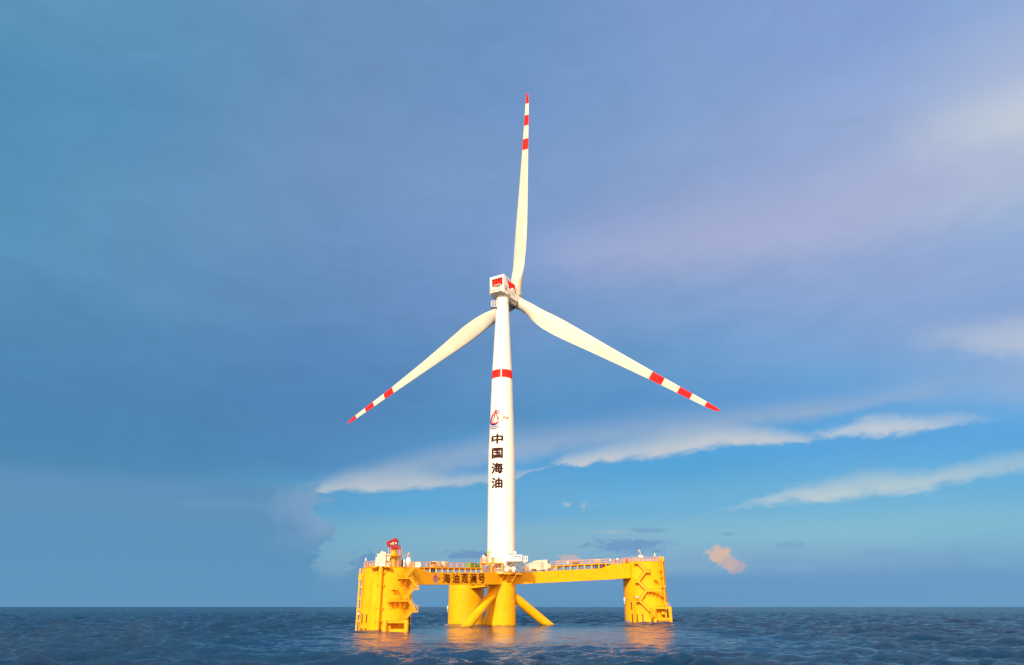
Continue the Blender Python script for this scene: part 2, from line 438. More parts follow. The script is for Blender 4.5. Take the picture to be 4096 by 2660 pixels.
# ------------------------------------------------------------------ mesh builder
class MB:
    def __init__(s):
        s.v, s.f, s.mi = [], [], []

    def add(s, vs, fs, mi=0):
        o = len(s.v)
        s.v += [tuple(p) for p in vs]
        s.f += [tuple(i + o for i in q) for q in fs]
        s.mi += [mi] * len(fs)
        return s

    def hexa(s, p, mi=0):
        """8 points: bottom ring 0-3, top ring 4-7"""
        return s.add(p, [(3, 2, 1, 0), (4, 5, 6, 7), (0, 1, 5, 4), (1, 2, 6, 5), (2, 3, 7, 6), (3, 0, 4, 7)], mi)

    def obox(s, c, ax, ay, az, mi=0):
        """box centred on c with half-extent vectors"""
        c, ax, ay, az = Vector(c), Vector(ax), Vector(ay), Vector(az)
        p = [c - ax - ay - az, c + ax - ay - az, c + ax + ay - az, c - ax + ay - az,
             c - ax - ay + az, c + ax - ay + az, c + ax + ay + az, c - ax + ay + az]
        return s.hexa(p, mi)

    def box(s, lo, hi, mi=0):
        c = [(a + b) / 2 for a, b in zip(lo, hi)]
        h = [(b - a) / 2 for a, b in zip(lo, hi)]
        return s.obox(c, (h[0], 0, 0), (0, h[1], 0), (0, 0, h[2]), mi)

    def bar(s, p, q, w, h=None, up=(0, 0, 1), mi=0):
        p, q = Vector(p), Vector(q)
        d = q - p
        L = d.length
        if L < 1e-6:
            return s
        d.normalize()
        up = Vector(up)
        if abs(d.dot(up)) > 0.98:
            up = Vector((1, 0, 0))
        sd = d.cross(up).normalized()
        u = sd.cross(d)
        h = h or w
        return s.obox((p + q) / 2, d * (L / 2), sd * (w / 2), u * (h / 2), mi)

    def tube(s, p, q, r, n=12, r2=None, cap=True, mi=0):
        p, q = Vector(p), Vector(q)
        d = (q - p).normalized()
        a = d.orthogonal().normalized()
        b = d.cross(a)
        r2 = r if r2 is None else r2
        vs = []
        for c, rr in ((p, r), (q, r2)):
            for i in range(n):
                t = 2 * math.pi * i / n
                vs.append(c + (a * math.cos(t) + b * math.sin(t)) * rr)
        fs = [(i, (i + 1) % n, n + (i + 1) % n, n + i) for i in range(n)]
        if cap:
            fs += [tuple(range(n - 1, -1, -1)), tuple(range(n, 2 * n))]
        return s.add(vs, fs, mi)

    def lathe(s, prof, o, ax=(0, 0, 1), n=48, mi=0, caps=True):
        """prof: (radius, distance along the axis)"""
        o, ax = Vector(o), Vector(ax).normalized()
        a = Vector((1, 0, 0)) if abs(ax.z) > 0.9 else ax.orthogonal().normalized()
        b = ax.cross(a)
        vs, fs = [], []
        for r, z in prof:
            for i in range(n):
                t = 2 * math.pi * i / n
                vs.append(o + ax * z + (a * math.cos(t) + b * math.sin(t)) * r)
        for k in range(len(prof) - 1):
            for i in range(n):
                j = (i + 1) % n
                fs.append((k * n + i, k * n + j, (k + 1) * n + j, (k + 1) * n + i))
        if caps:
            fs.append(tuple(range(n - 1, -1, -1)))
            fs.append(tuple(range((len(prof) - 1) * n, len(prof) * n)))
        return s.add(vs, fs, mi)

    def prism(s, pts, off, mi=0):
        """planar polygon pts (3D) swept by the vector off"""
        n = len(pts)
        off = Vector(off)
        vs = [Vector(p) for p in pts] + [Vector(p) + off for p in pts]
        fs = [tuple(range(n)), tuple(range(2 * n - 1, n - 1, -1))]
        fs += [(i, n + i, n + (i + 1) % n, (i + 1) % n) for i in range(n)]
        return s.add(vs, fs, mi)

    def railing(s, pts, h=1.1, step=1.4, r=0.035, mids=(0.55,), closed=False, toe=False):
        pts = [Vector(p) for p in pts]
        if closed:
            pts.append(pts[0])
        up = Vector((0, 0, 1))
        last = len(pts) - 2
        for k, (p, q) in enumerate(zip(pts[:-1], pts[1:])):
            L = (q - p).length
            n = max(1, int(round(L / step)))
            loop = (pts[0] - pts[-1]).length < 0.05
            for i in range(n + 1 if (k == last and not loop) else n):
                c = p.lerp(q, i / n)
                s.bar(c, c + up * h, 2 * r)
            for hh in (h,) + tuple(mids):
                s.bar(p + up * hh, q + up * hh, 2 * r)
            if toe:
                s.bar(p + up * 0.08, q + up * 0.08, 0.02, 0.16)
        return s

    def build(s, name, mats, parent=None, smooth=False, auto=None):
        me = bpy.data.meshes.new(name)
        me.from_pydata(s.v, [], s.f)
        mats = mats if isinstance(mats, (list, tuple)) else [mats]
        for m in mats:
            me.materials.append(m)
        if len(mats) > 1:
            me.polygons.foreach_set('material_index', s.mi)
        import bmesh
        bm = bmesh.new()
        bm.from_mesh(me)
        bmesh.ops.recalc_face_normals(bm, faces=bm.faces)
        if smooth:
            for f in bm.faces:
                f.smooth = True
            for e in bm.edges:
                if len(e.link_faces) == 2 and e.calc_face_angle(0) > R_(auto or 35):
                    e.smooth = False
        bm.to_mesh(me)
        bm.free()
        o = bpy.data.objects.new(name, me)
        COL.objects.link(o)
        if parent:
            attach(o, parent)
        return o


def attach(o, parent):
    o.parent = parent
    loc = Vector((0, 0, 0))
    q = parent
    while q:
        loc += Vector(q.location)
        q = q.parent
    o.matrix_parent_inverse.identity()
    if o.type == 'MESH':
        o.data.transform(__import__('mathutils').Matrix.Translation(-loc))


def thing(name, label, cat, loc=(0, 0, 0), group=None):
    o = bpy.data.objects.new(name, None)
    o.empty_display_size = 0.5
    COL.objects.link(o)
    o.location = loc
    o['label'] = label
    o['category'] = cat
    if group:
        o['group'] = group
    return o


V = Vector
UP = V((0, 0, 1))

# ------------------------------------------------------------------ layout of the hull
Lc = at(1545, 2427, 171.0).to_2d()
Cc = V((-2.95, 210.5))
Rc = at(2584, 2427, 228.0).to_2d()
Bc = at(1864.5, 2427, 224.0).to_2d()
RL, RC, RR, RB = 5.56, 3.98, 6.38, 5.2
zL = at(1545, 2266, 171.0 - RL).z
zR = at(2584, 2244, 228.0 - RR).z
zB = 13.2
zC = 13.2
SWELL = (Rc.x - 2, Rc.y - 7.0, 0.75, 13.0)      # a low swell shouldering against the right column


def v3(p, z):
    return V((p[0], p[1], z))


# ------------------------------------------------------------------ sea
def build_sea():
    rs = [0.0]
    r = 0.0
    rad = [4.0]
    while rad[-1] < 60:
        rad.append(rad[-1] * 1.12)
    while rad[-1] < 330:
        rad.append(rad[-1] + max(0.22, rad[-1] * 0.0033))
    g = 0.0033
    while rad[-1] < 60000:
        g = min(g * (1.0012 if rad[-1] < 1600 else 1.03), 0.10)
        rad.append(rad[-1] * (1 + g))
    rad = np.array(rad)
    fan = np.linspace(-R_(43), R_(43), 1000)
    rest = np.linspace(R_(43), R_(317), 60)[1:-1]
    ang = np.concatenate([fan, rest])
    A, Rr = np.meshgrid(ang, rad)
    X = Rr * np.sin(A)
    Y = Rr * np.cos(A)
    dr = np.gradient(rad)[:, None]
    da = np.where(np.abs(A) <= R_(43.01), fan[1] - fan[0], 0.08) * Rr
    Z = np.zeros_like(X)
    rng = np.random.RandomState(11)
    wind = R_(258)
    lam = np.exp(rng.uniform(np.log(0.9), np.log(17.0), 170))
    for lm in lam:
        th = wind + rng.normal(0, 0.5)
        k = 2 * np.pi / lm
        kx, ky = math.cos(th) * k, math.sin(th) * k
        amp = 0.0118 * lm ** 0.78 * rng.uniform(0.4, 1.3)
        spacing = np.maximum(dr * abs(ky) / k + da * abs(kx) / k, 0.35 * np.maximum(dr, da))
        att = np.clip((lm / spacing - 2.5) / 3.0, 0, 1)
        ph = kx * X + ky * Y + rng.uniform(0, 6.28)
        s = np.sin(ph)
        Z += amp * att * (s + 0.28 * np.cos(2 * ph))
    # sheltered water in the lee of the hull
    calm = np.exp(-(((X - 3) / 45.0) ** 4 + ((Y - 152) / 76.0) ** 4))
    Z *= 1 - 0.90 * calm
    sx, sy, sa, sw = SWELL
    Z += sa * np.exp(-((X - sx) ** 2 / (1.5 * sw) ** 2 + (Y - sy) ** 2 / sw ** 2))
    nr, na = X.shape
    verts = np.stack([X, Y, Z], -1).reshape(-1, 3)
    i = np.arange(nr - 1)[:, None] * na
    j = np.arange(na)[None, :]
    jn = (j + 1) % na
    quads = np.stack([i + j, i + na + j, i + na + jn, i + jn], -1).reshape(-1, 4)
    verts = np.vstack([verts, [[0, 0, 0]]])
    c = len(verts) - 1
    tris = [(c, jj, (jj + 1) % na) for jj in range(na)]
    me = bpy.data.meshes.new('sea')
    nq, ntr = len(quads), len(tris)
    me.vertices.add(len(verts))
    me.vertices.foreach_set('co', verts.ravel())
    me.loops.add(nq * 4 + ntr * 3)
    me.loops.foreach_set('vertex_index', np.concatenate([quads.ravel(), np.array(tris).ravel()]))
    me.polygons.add(nq + ntr)
    me.polygons.foreach_set('loop_start', np.concatenate([np.arange(nq) * 4, nq * 4 + np.arange(ntr) * 3]))
    me.polygons.foreach_set('loop_total', np.concatenate([np.full(nq, 4), np.full(ntr, 3)]))
    me.polygons.foreach_set('use_smooth', np.ones(nq + ntr, bool))
    me.update(calc_edges=True)
    me.validate()
    o = bpy.data.objects.new('sea', me)
    COL.objects.link(o)
    o['kind'] = 'structure'
    m = principled('sea_water', (0.004, 0.045, 0.11), 0.10, spec=0.5)
    N = NT(m.node_tree)
    b = m.node_tree.nodes['Principled BSDF']
    b.inputs['IOR'].default_value = 1.333
    geo = N.new('ShaderNodeNewGeometry')
    P = geo.outputs['Position']
    mp = N.new('ShaderNodeMapping')
    mp.inputs['Rotation'].default_value = (0, 0, R_(-12))
    mp.inputs['Scale'].default_value = (0.75, 2.0, 1.0)
    m.node_tree.links.new(P, mp.inputs[0])
    n1 = N.noise(mp.outputs[0], 0.34, 6, 0.62, 0.4)
    n2 = N.noise(mp.outputs[0], 1.5, 5, 0.65, 0.5)
    n3 = N.noise(mp.outputs[0], 0.03, 3, 0.5)
    n0 = N.noise(mp.outputs[0], 0.085, 3, 0.55, 0.3)
    h = N.m('ADD', N.m('MULTIPLY', n1, 1.1), N.m('MULTIPLY', n2, 0.42))
    h = N.m('MULTIPLY_ADD', n0, 1.3, h)
    bp = N.new('ShaderNodeBump')
    bp.inputs['Strength'].default_value = 1.0
    sp = N.new('ShaderNodeSeparateXYZ')
    m.node_tree.links.new(P, sp.inputs[0])
    qx = N.m('POWER', N.m('DIVIDE', N.m('ABSOLUTE', N.m('SUBTRACT', sp.outputs[0], 3.0)), 45.0), 4.0)
    qy = N.m('POWER', N.m('DIVIDE', N.m('ABSOLUTE', N.m('SUBTRACT', sp.outputs[1], 152.0)), 76.0), 4.0)
    calm = N.m('EXPONENT', N.m('MULTIPLY', N.m('ADD', qx, qy), -1.0))
    dist = N.m('MULTIPLY_ADD', n3, 1.0, 0.9)
    dist = N.m('MULTIPLY', dist, N.m('MULTIPLY_ADD', N.smooth(sp.outputs[1], 200.0, 1500.0), 0.8, 1.0))
    N.put(bp.inputs['Distance'], N.m('MULTIPLY', dist, N.m('MULTIPLY_ADD', calm, -0.94, 1.0)))
    # wavelets finer than the mesh far out read as a rougher surface
    far = N.smooth(sp.outputs[1], 150.0, 900.0)
    N.put(b.inputs['Roughness'], N.m('MULTIPLY_ADD', far, 0.14, 0.06))
    N.put(bp.inputs['Height'], h)
    m.node_tree.links.new(bp.outputs[0], b.inputs['Normal'])
    deep = N.mix(N.smooth(n3, 0.35, 0.65), (0.0004, 0.027, 0.088), (0.0008, 0.042, 0.122))
    m.node_tree.links.new(deep, b.inputs['Base Color'])
    # thin broken foam where the water works against the columns
    fm_ = None
    for c_, r_ in ((Lc, RL), (Cc, RC), (Rc, RR), (Bc, RB)):
        ddx = N.m('SUBTRACT', sp.outputs[0], float(c_.x))
        ddy = N.m('SUBTRACT', sp.outputs[1], float(c_.y))
        dd = N.m('SQRT', N.m('ADD', N.m('MULTIPLY', ddx, ddx), N.m('MULTIPLY', ddy, ddy)))
        f_ = N.m('SUBTRACT', 1.0, N.smooth(dd, r_ + 0.2, r_ + 2.6))
        fm_ = f_ if fm_ is None else N.m('MAXIMUM', fm_, f_)
    fn = N.noise(P, 1.6, 6, 0.7, 0.6)
    foam = N.smooth(N.m('MULTIPLY_ADD', fm_, 0.28, fn), 0.70, 0.80)
    foam = N.m('MULTIPLY', foam, N.smooth(fm_, 0.0, 0.4))
    deep = N.mix(N.m('MULTIPLY', foam, 0.55), deep, (0.55, 0.55, 0.52))
    m.node_tree.links.new(deep, b.inputs['Base Color'])
    me.materials.append(m)


build_sea()


# ------------------------------------------------------------------ lettering and emblem
def glyph(ch, fmap, bold=0.02):
    """mesh of one character mapped by fmap(u, v, w); u, v in 0..1, w 0 (back) .. 1 (front)"""
    cu = bpy.data.curves.new('glyph', 'FONT')
    cu.body = ch
    cu.size = 1.0
    cu.extrude = 0.05
    cu.resolution_u = 3
    o = bpy.data.objects.new('glyph', cu)
    COL.objects.link(o)
    dg = bpy.context.evaluated_depsgraph_get()
    dg.update()
    me = bpy.data.meshes.new_from_object(o.evaluated_get(dg))
    import bmesh
    bm = bmesh.new()
    bm.from_mesh(me)
    xs = [v.co.x for v in bm.verts]
    for i in range(1, 10):
        xc = min(xs) + (max(xs) - min(xs)) * i / 10
        bmesh.ops.bisect_plane(bm, geom=bm.verts[:] + bm.edges[:] + bm.faces[:], plane_co=(xc, 0, 0), plane_no=(1, 0, 0))
    bm.to_mesh(me)
    bm.free()
    vs = [v.co.copy() for v in me.vertices]
    fs = [tuple(p.vertices) for p in me.polygons]
    bpy.data.objects.remove(o)
    bpy.data.curves.remove(cu)
    bpy.data.meshes.remove(me)
    x0, x1 = min(v.x for v in vs), max(v.x for v in vs)
    y0, y1 = min(v.y for v in vs), max(v.y for v in vs)
    mb = MB()
    for k, (dx, dy) in enumerate(((-1, 0), (1, 0), (0, -1), (0, 1), (0, 0))):
        top = 1.0 + 0.12 * k
        mb.add([fmap((v.x - x0) / (x1 - x0) + dx * bold, (v.y - y0) / (y1 - y0) + dy * bold, top if v.z > 0 else -0.02 * k) for v in vs], fs)
    return mb


def strip(mb, fmap, pts, mi):
    """stroke: pts = (u, v, half width); flat ribbon with thickness"""
    L, Rr = [], []
    n = len(pts)
    for i, (u, v, w) in enumerate(pts):
        a = pts[max(0, i - 1)]
        b = pts[min(n - 1, i + 1)]
        dx, dy = b[0] - a[0], b[1] - a[1]
        l = math.hypot(dx, dy) or 1
        nx, ny = -dy / l * w, dx / l * w
        L.append((u + nx, v + ny))
        Rr.append((u - nx, v - ny))
    for i in range(n - 1):
        q = [L[i], L[i + 1], Rr[i + 1], Rr[i]]
        mb.hexa([fmap(x, y, 0) for x, y in q] + [fmap(x, y, 1) for x, y in q], mi)


def arc(cx, cy, rx, ry, a0, a1, w0, w1, n=18):
    out = []
    for i in range(n + 1):
        t = i / n
        a = R_(a0 + (a1 - a0) * t)
        w = w0 + (w1 - w0) * math.sin(math.pi * t)
        out.append((cx + rx * math.cos(a), cy + ry * math.sin(a), max(w, 0.002)))
    return out


def tower_emblem(fmap):
    """derrick inside nested swirls; unit square u, v"""
    mb = MB()
    def curve(pts, ws, mi):
        # smooth stroke through the points, half widths ws
        out = []
        n = len(pts)
        for i in range(n - 1):
            p0, p1, p2, p3 = pts[max(i - 1, 0)], pts[i], pts[i + 1], pts[min(i + 2, n - 1)]
            for k in range(5):
                t = k / 5
                c = [0.5 * (2 * p1[j] + (p2[j] - p0[j]) * t + (2 * p0[j] - 5 * p1[j] + 4 * p2[j] - p3[j]) * t * t + (3 * p1[j] - p0[j] - 3 * p2[j] + p3[j]) * t ** 3) for j in (0, 1)]
                out.append((c[0], c[1], ws[i] + (ws[i + 1] - ws[i]) * t))
        out.append((pts[-1][0], pts[-1][1], ws[-1]))
        strip(mb, fmap, out, mi)
    # blue swirls
    curve([(.53, .79), (.46, .855), (.38, .88), (.236, .85), (.14, .75), (.09, .64), (.045, .50), (.035, .38)], [.016, .024, .022, .016, .016, .018, .02, .022], 1)
    curve([(.035, .40), (.07, .29), (.13, .235), (.21, .205), (.29, .21), (.37, .235), (.52, .335)], [.020, .034, .046, .040, .032, .022, .010], 1)
    curve([(.02, .20), (.09, .13), (.19, .104), (.28, .11), (.36, .13), (.52, .225)], [.006, .018, .024, .022, .018, .010], 1)
    curve([(.035, .10), (.126, .027), (.21, .016), (.30, .025), (.38, .05), (.52, .13)], [.006, .020, .024, .024, .022, .010], 1)
    # red ring
    curve([(.516, .68), (.41, .78), (.30, .79), (.236, .76), (.14, .64), (.096, .51), (.127, .352), (.25, .275), (.38, .31), (.49, .41)], [.014, .022, .022, .02, .02, .02, .026, .032, .024, .014], 0)
    # derrick
    strip(mb, fmap, [(.30, 1.0, .006), (.298, .90, .034), (.297, .84, .045), (.297, .77, .058), (.297, .73, .06)], 0)
    strip(mb, fmap, [(.255, .745, .028), (.193, .40, .026)], 0)
    strip(mb, fmap, [(.345, .745, .03), (.40, .45, .03), (.455, .45, .026), (.473, .584, .022)], 0)
    # trailing letters O C and blue flicks, past an unpainted gap that stands for glare
    for pts in ([(0.715, 0.50), (0.715, 0.58), (0.81, 0.58), (0.81, 0.50), (0.70, 0.50)],
                [(0.99, 0.565), (0.87, 0.565), (0.87, 0.49), (0.98, 0.49)]):
        strip(mb, fmap, [(u, v, 0.019) for u, v in pts], 0)
    strip(mb, fmap, [(0.62, 0.72, 0.004), (0.66, 0.68, 0.022), (0.69, 0.66, 0.003)], 1)
    strip(mb, fmap, [(0.63, 0.405, 0.022), (0.73, 0.415, 0.020)], 1)
    strip(mb, fmap, [(0.63, 0.295, 0.004), (0.65, 0.305, 0.014), (0.69, 0.33, 0.003)], 1)
    return mb


# ------------------------------------------------------------------ floating platform
hull = thing('floating_platform', 'yellow semi-submersible platform of four columns joined by box girders, carrying the wind turbine', 'floating platform', v3(Cc, 0))


def column(c, rad, zt, name='column', lip=True):
    mb = MB()
    prof = [(rad, -7.0), (rad, -0.6)]
    n = 12
    for i in range(1, n + 1):
        prof.append((rad, -0.6 + (zt + 0.6 - 0.12) * i / n))
    if lip:
        prof += [(rad + 0.10, zt - 0.10), (rad + 0.10, zt)]
    else:
        prof += [(rad, zt)]
    mb.lathe(prof, v3(c, 0), n=96)
    o = mb.build(name, M_yel, hull, smooth=True)
    return o


colL = column(Lc, RL, zL)
colR = column(Rc, RR, zR)
colB = column(Bc, RB, zB)
colC = column(Cc, RC, zC, lip=False)


def axes(a, b):
    e = (b - a).normalized()
    n = V((e.y, -e.x))
    return V((e.x, e.y, 0)), V((n.x, n.y, 0))


def girder(a, b, hw, prof_px, extra=None):
    """box girder whose camera-side face shows the profile prof_px; swept across its width"""
    e, n = axes(a, b)
    p0 = v3(b, 0) + n * hw
    pts = [on_plane(px, py, p0, n) for px, py in prof_px]
    mb = MB().prism(pts, -n * (2 * hw))
    return mb.build('girder', M_yel, hull), e, n, p0, pts


HW = 2.3
girL, eL, nL, pL, ptsL = girder(Lc, Cc, HW, [(1600, 2339), (2010, 2337.5), (2010, 2291), (1719, 2289.5), (1680, 2272.5), (1600, 2272)])
eR_, nR_ = axes(Cc, Rc)


def girder_R():
    e, n = axes(Cc, Rc)
    p0 = v3(Cc, 0) + n * HW
    prof = [(2018, 2339.5), (2545, 2312), (2545, 2251.5), (2498, 2253), (2451.5, 2256), (2405, 2274), (2087, 2289), (2018, 2291.5)]
    pts = [on_plane(px, py, p0, n) for px, py in prof]
    return MB().prism(pts, -n * (2 * HW)).build('girder', M_yel, hull), e, n, p0


girR, eR, nR, pR = girder_R()
eB, nB = axes(Bc, Cc)
pB = v3(Cc, 0) + nB * 2.0
ptsB = []
for px, py in ((1815, 2360.5), (1960, 2344.5)):
    ptsB.append(on_plane(px, py, pB, nB))
MB().prism([ptsB[0], ptsB[1], v3(ptsB[1], zB - 0.1), v3(ptsB[0], zB - 0.1)], -nB * 4.0).build('girder', M_yel, hull)

# bulwark plate where the right girder widens into its column
a = on_plane(2451.5, 2257.5, pR, nR)
b = on_plane(2520, 2253.5, pR, nR)
c = on_plane(2520, 2312, pR, nR)
d = on_plane(2451.5, 2315.4, pR, nR)
MB().prism([a, b + nR * 0.35, c + nR * 0.35, d], -nR * 0.05 + V((0, 0, 0))).build('gusset_plate', M_yel, girR)

# diagonal braces from the centre column down to the pontoons
def brace(target, zt, reach, r):
    e = (target - Cc).normalized()
    top = v3(Cc, zt) + V((e.x, e.y, 0)) * (RC * 0.35)
    base = v3(Cc + (target - Cc) * reach, 0)
    bot = base + (base - top).normalized() * 8
    MB().tube(top, bot, r, 40).build('brace', M_yel, hull, smooth=True)


brace(Lc, 10.3, 0.352, 1.24)
brace(Rc, 9.3, 0.309, 1.24)
brace(Bc, 9.6, 0.42, 1.1)

# centre deck: octagonal plate over the girder crossing, carried on brackets
mb = MB()
octo = [v3(Cc, 13.28) + V((math.cos(R_(22.5 + 45 * k)), math.sin(R_(22.5 + 45 * k)), 0)) * 6.35 for k in range(8)]
mb.prism(octo, (0, 0, 0.34))
mb.build('centre_deck', M_yel2, hull)
mb = MB()
for px0, px1, y1 in ((2018, 2004, 2337), (2036, 2026, 2337), (2068, 2046, 2336)):
    p = at(px0, 2294, 204.7)
    q = at(px1, y1, 207.4)
    mb.bar(p, q, 0.30, 0.30)
mb.bar(at(2006, 2322, 206.6), at(2052, 2319, 206.8), 0.25)
mb.bar(at(2000, 2294, 206.3), at(2000, 2337.5, 206.3), 0.85, 0.5, up=(0, 1, 0))
mb.bar(at(2008, 2310, 206.0), at(2052, 2308, 206.2), 0.2)
mb.build('deck_bracket', M_yel2, hull)
mb = MB()
mb.railing(octo[3:8] + octo[:1], 1.15, 1.5, 0.04)
for p in octo:
    pass
o = mb.build('railing', M_rail, hull)
o.location.z += 0.34

# mezzanine deck on the left of the tower, with posts and railing
zM = at(1970, 2251, 204.5).z
mb = MB()
mb.box((-8.6, 203.4, zM - 0.22), (-2.4, 206.4, zM))
mb.box((-8.6, 206.4, zM - 0.22), (-7.1, 212.5, zM))
for x, y in ((-8.4, 203.7), (-2.7, 203.7), (-8.4, 209.0), (-5.6, 203.7)):
    mb.bar((x, y, 13.5), (x, y, zM - 0.2), 0.26)
mb.bar((-8.4, 203.7, zM - 0.9), (-5.6, 203.7, zM - 0.3), 0.15)
mb.build('mezzanine_deck', M_yel2, hull)
MB().railing([(-8.5, 212.4, zM), (-8.5, 203.5, zM), (-2.5, 203.5, zM)], 1.15, 0.9, 0.035, (0.3, 0.6, 0.9)).build('railing', M_rail, hull)
# orange weather screen at the corner of the mezzanine
mb = MB()
for i in range(4):
    mb.bar((-8.55, 204.2 + i * 2.2, zM + 0.1), (-8.55, 204.2 + i * 2.2, zM + 1.25), 0.12)
mb.bar((-8.55, 204.2, zM + 1.2), (-8.55, 210.8, zM + 1.2), 0.1)
mb.build('screen', M_rail, hull)


# -------- raised walkway on posts over a girder
def walkway(p_px, n_dir, plane_p, post_px, y_deck, y_girder, x0, x1, width, parent, rail_extra=()):
    """deck edge line given by pixel functions on the girder's camera-side plane"""
    mb = MB()
    A = on_plane(x0, y_deck(x0), plane_p, n_dir)
    B = on_plane(x1, y_deck(x1), plane_p, n_dir)
    back = -n_dir * width
    mb.hexa([A, B, B + back, A + back, A + UP * 0.26, B + UP * 0.26, B + back + UP * 0.26, A + back + UP * 0.26])
    mb.build('walkway', M_yel2, parent)
    for px in post_px:
        t = on_plane(px, y_deck(px), plane_p, n_dir)
        g = on_plane(px, y_girder(px), plane_p, n_dir)
        m2 = MB()
        for k in (0.14, width - 0.14):
            m2.bar(t - n_dir * k + UP * 0.0, g - n_dir * k - UP * 0.25, 0.34, 0.3)
        m2.bar(t - n_dir * 0.3 - UP * 0.15, t - n_dir * (width - 0.3) - UP * 0.15, 0.2, 0.28)
        m2.build('post', M_yel2, parent)
    MB().railing([A + UP * 0.26, B + UP * 0.26], 1.15, 2.6, 0.04).build('railing', M_rail, parent)
    MB().railing([A + back + UP * 0.26, B + back + UP * 0.26], 1.15, 2.6, 0.035).build('railing', M_rail, parent)
    return A, B


PL = [1697.8, 1722, 1746.2, 1769.7, 1793.3, 1816.8, 1839.6, 1861.8, 1884.7, 1905.5, 1927.7]
wlA, wlB = walkway(None, nL, pL - nL * 0.25, PL, lambda x: 2271.8 + (x - 1680) * 0.0105, lambda x: 2289.8 + (x - 1719) * 0.004, 1677, 1942, 4.0, girL)
PR = [2227 + 28.2 * k for k in range(8)]
wrA, wrB = walkway(None, nR, pR - nR * 0.25, PR, lambda x: 2264.5 - (x - 2227) * 0.0445, lambda x: 2282 - (x - 2227) * 0.0448, 2224, 2455, 4.0, girR)
p = on_plane(2213, 2281, pR - nR * 0.3, nR)
q = on_plane(2227, 2264, pR - nR * 0.3, nR)
for k in (0.0, 3.4):
    MB().bar(p - nR * k, q - nR * k, 0.3).build('walkway_strut', M_yel2, girR)
# rails along the low deck of the right girder by the tower, and along its outer part
mb = MB()
mb.railing([on_plane(2092, 2288.5, pR - nR * 0.2, nR), on_plane(2116, 2287.5, pR - nR * 0.2, nR)], 1.15, 1.0)
mb.build('railing', M_rail, girR)
mb = MB()
mb.railing([on_plane(2455, 2256, pR - nR * 0.2, nR), on_plane(2512, 2252.5, pR - nR * 0.2, nR)], 1.2, 1.2, 0.035, (0.4, 0.8))
mb.build('railing', M_rail, girR)


# -------- painted name on the left girder and its twin on the back girder
def plane_map(quad_px, plane_p, n_dir, th=0.03):
    (x0, y0), (x1, y1) = quad_px
    bl = on_plane(x0, y1, plane_p, n_dir)
    br = on_plane(x1, y1, plane_p, n_dir)
    tl = on_plane(x0, y0, plane_p, n_dir)
    return lambda u, v, w: bl + (br - bl) * u + (tl - bl) * v + n_dir * (0.006 + th * w)


for ch, x0, x1 in (('海', 1772, 1800.5), ('油', 1809.5, 1836), ('观', 1845, 1871.5), ('澜', 1879.5, 1905.5), ('号', 1913, 1939)):
    glyph(ch, plane_map(((x0, 2294.5), (x1, 2332.5)), pL, nL), 0.020).build('painted_character', M_text, girL)
mb = MB()
fm = plane_map(((1729, 2293.5), (1761, 2334)), pL, nL, 0.012)
disc = [fm(0.42 + 0.42 * math.cos(t) * 0.9, 0.46 + 0.44 * math.sin(t), 0) for t in [2 * math.pi * i / 28 for i in range(28)]]
mb.prism(disc, nL * 0.012, 1)
fm2 = plane_map(((1729, 2293.5), (1761, 2334)), pL + nL * 0.02, nL, 0.015)
strip(mb, fm2, arc(0.40, 0.50, 0.26, 0.25, 35, 325, 0.03, 0.035), 0)
strip(mb, fm2, [(0.40, 1.0, 0.006), (0.40, 0.86, 0.03), (0.40, 0.76, 0.05)], 0)
strip(mb, fm2, [(0.38, 0.78, 0.028), (0.31, 0.38, 0.028)], 0)
strip(mb, fm2, [(0.42, 0.78, 0.028), (0.49, 0.40, 0.028)], 0)
strip(mb, fm2, [(0.55, 0.555, 0.022), (0.99, 0.555, 0.022)], 0)
strip(mb, fm2, [(0.55, 0.455, 0.022), (0.99, 0.455, 0.022)], 0)
mb.build('emblem', [M_ered, M_elav], girL)
for ch, t in (('海', 0.16), ('油', 0.32), ('观', 0.48), ('澜', 0.64), ('号', 0.80)):
    bl = ptsB[0].lerp(ptsB[1], t) + UP * 0.55
    ex = (ptsB[1] - ptsB[0]) * 0.115
    glyph(ch, lambda u, v, w, bl=bl, ex=ex: bl + ex * u + UP * (2.0 * v) + nB * (0.006 + 0.03 * w), 0.026).build('painted_character', M_text, hull)


# -------- zigzag stairs
def flight(p, q, w, out, parent, rails=True):
    """stair flight from p to q; w = width vector direction 'out' (away from the column)"""
    p, q, out = V(p), V(q), V(out).normalized()
    mb = MB()
    for k in (0.0, w):
        mb.bar(p + out * k, q + out * k, 0.10, 0.52)
    n = max(4, int(abs(q.z - p.z) / 0.28))
    d = q - p
    fw = V((d.x, d.y, 0)).normalized()
    for i in range(1, n):
        c = p.lerp(q, i / n) + out * (w / 2)
        mb.obox(c, fw * 0.13, out * (w / 2), UP * 0.02)
    for k in (0.0, w):
        for h in (0.6, 1.1):
            mb.bar(p + out * k + UP * h, q + out * k + UP * h, 0.07)
        for i in range(0, n + 1, 3):
            c = p.lerp(q, i / n) + out * k
            mb.bar(c, c + UP * 1.1, 0.07)
    return mb.build('stair_flight', M_yel2, parent)


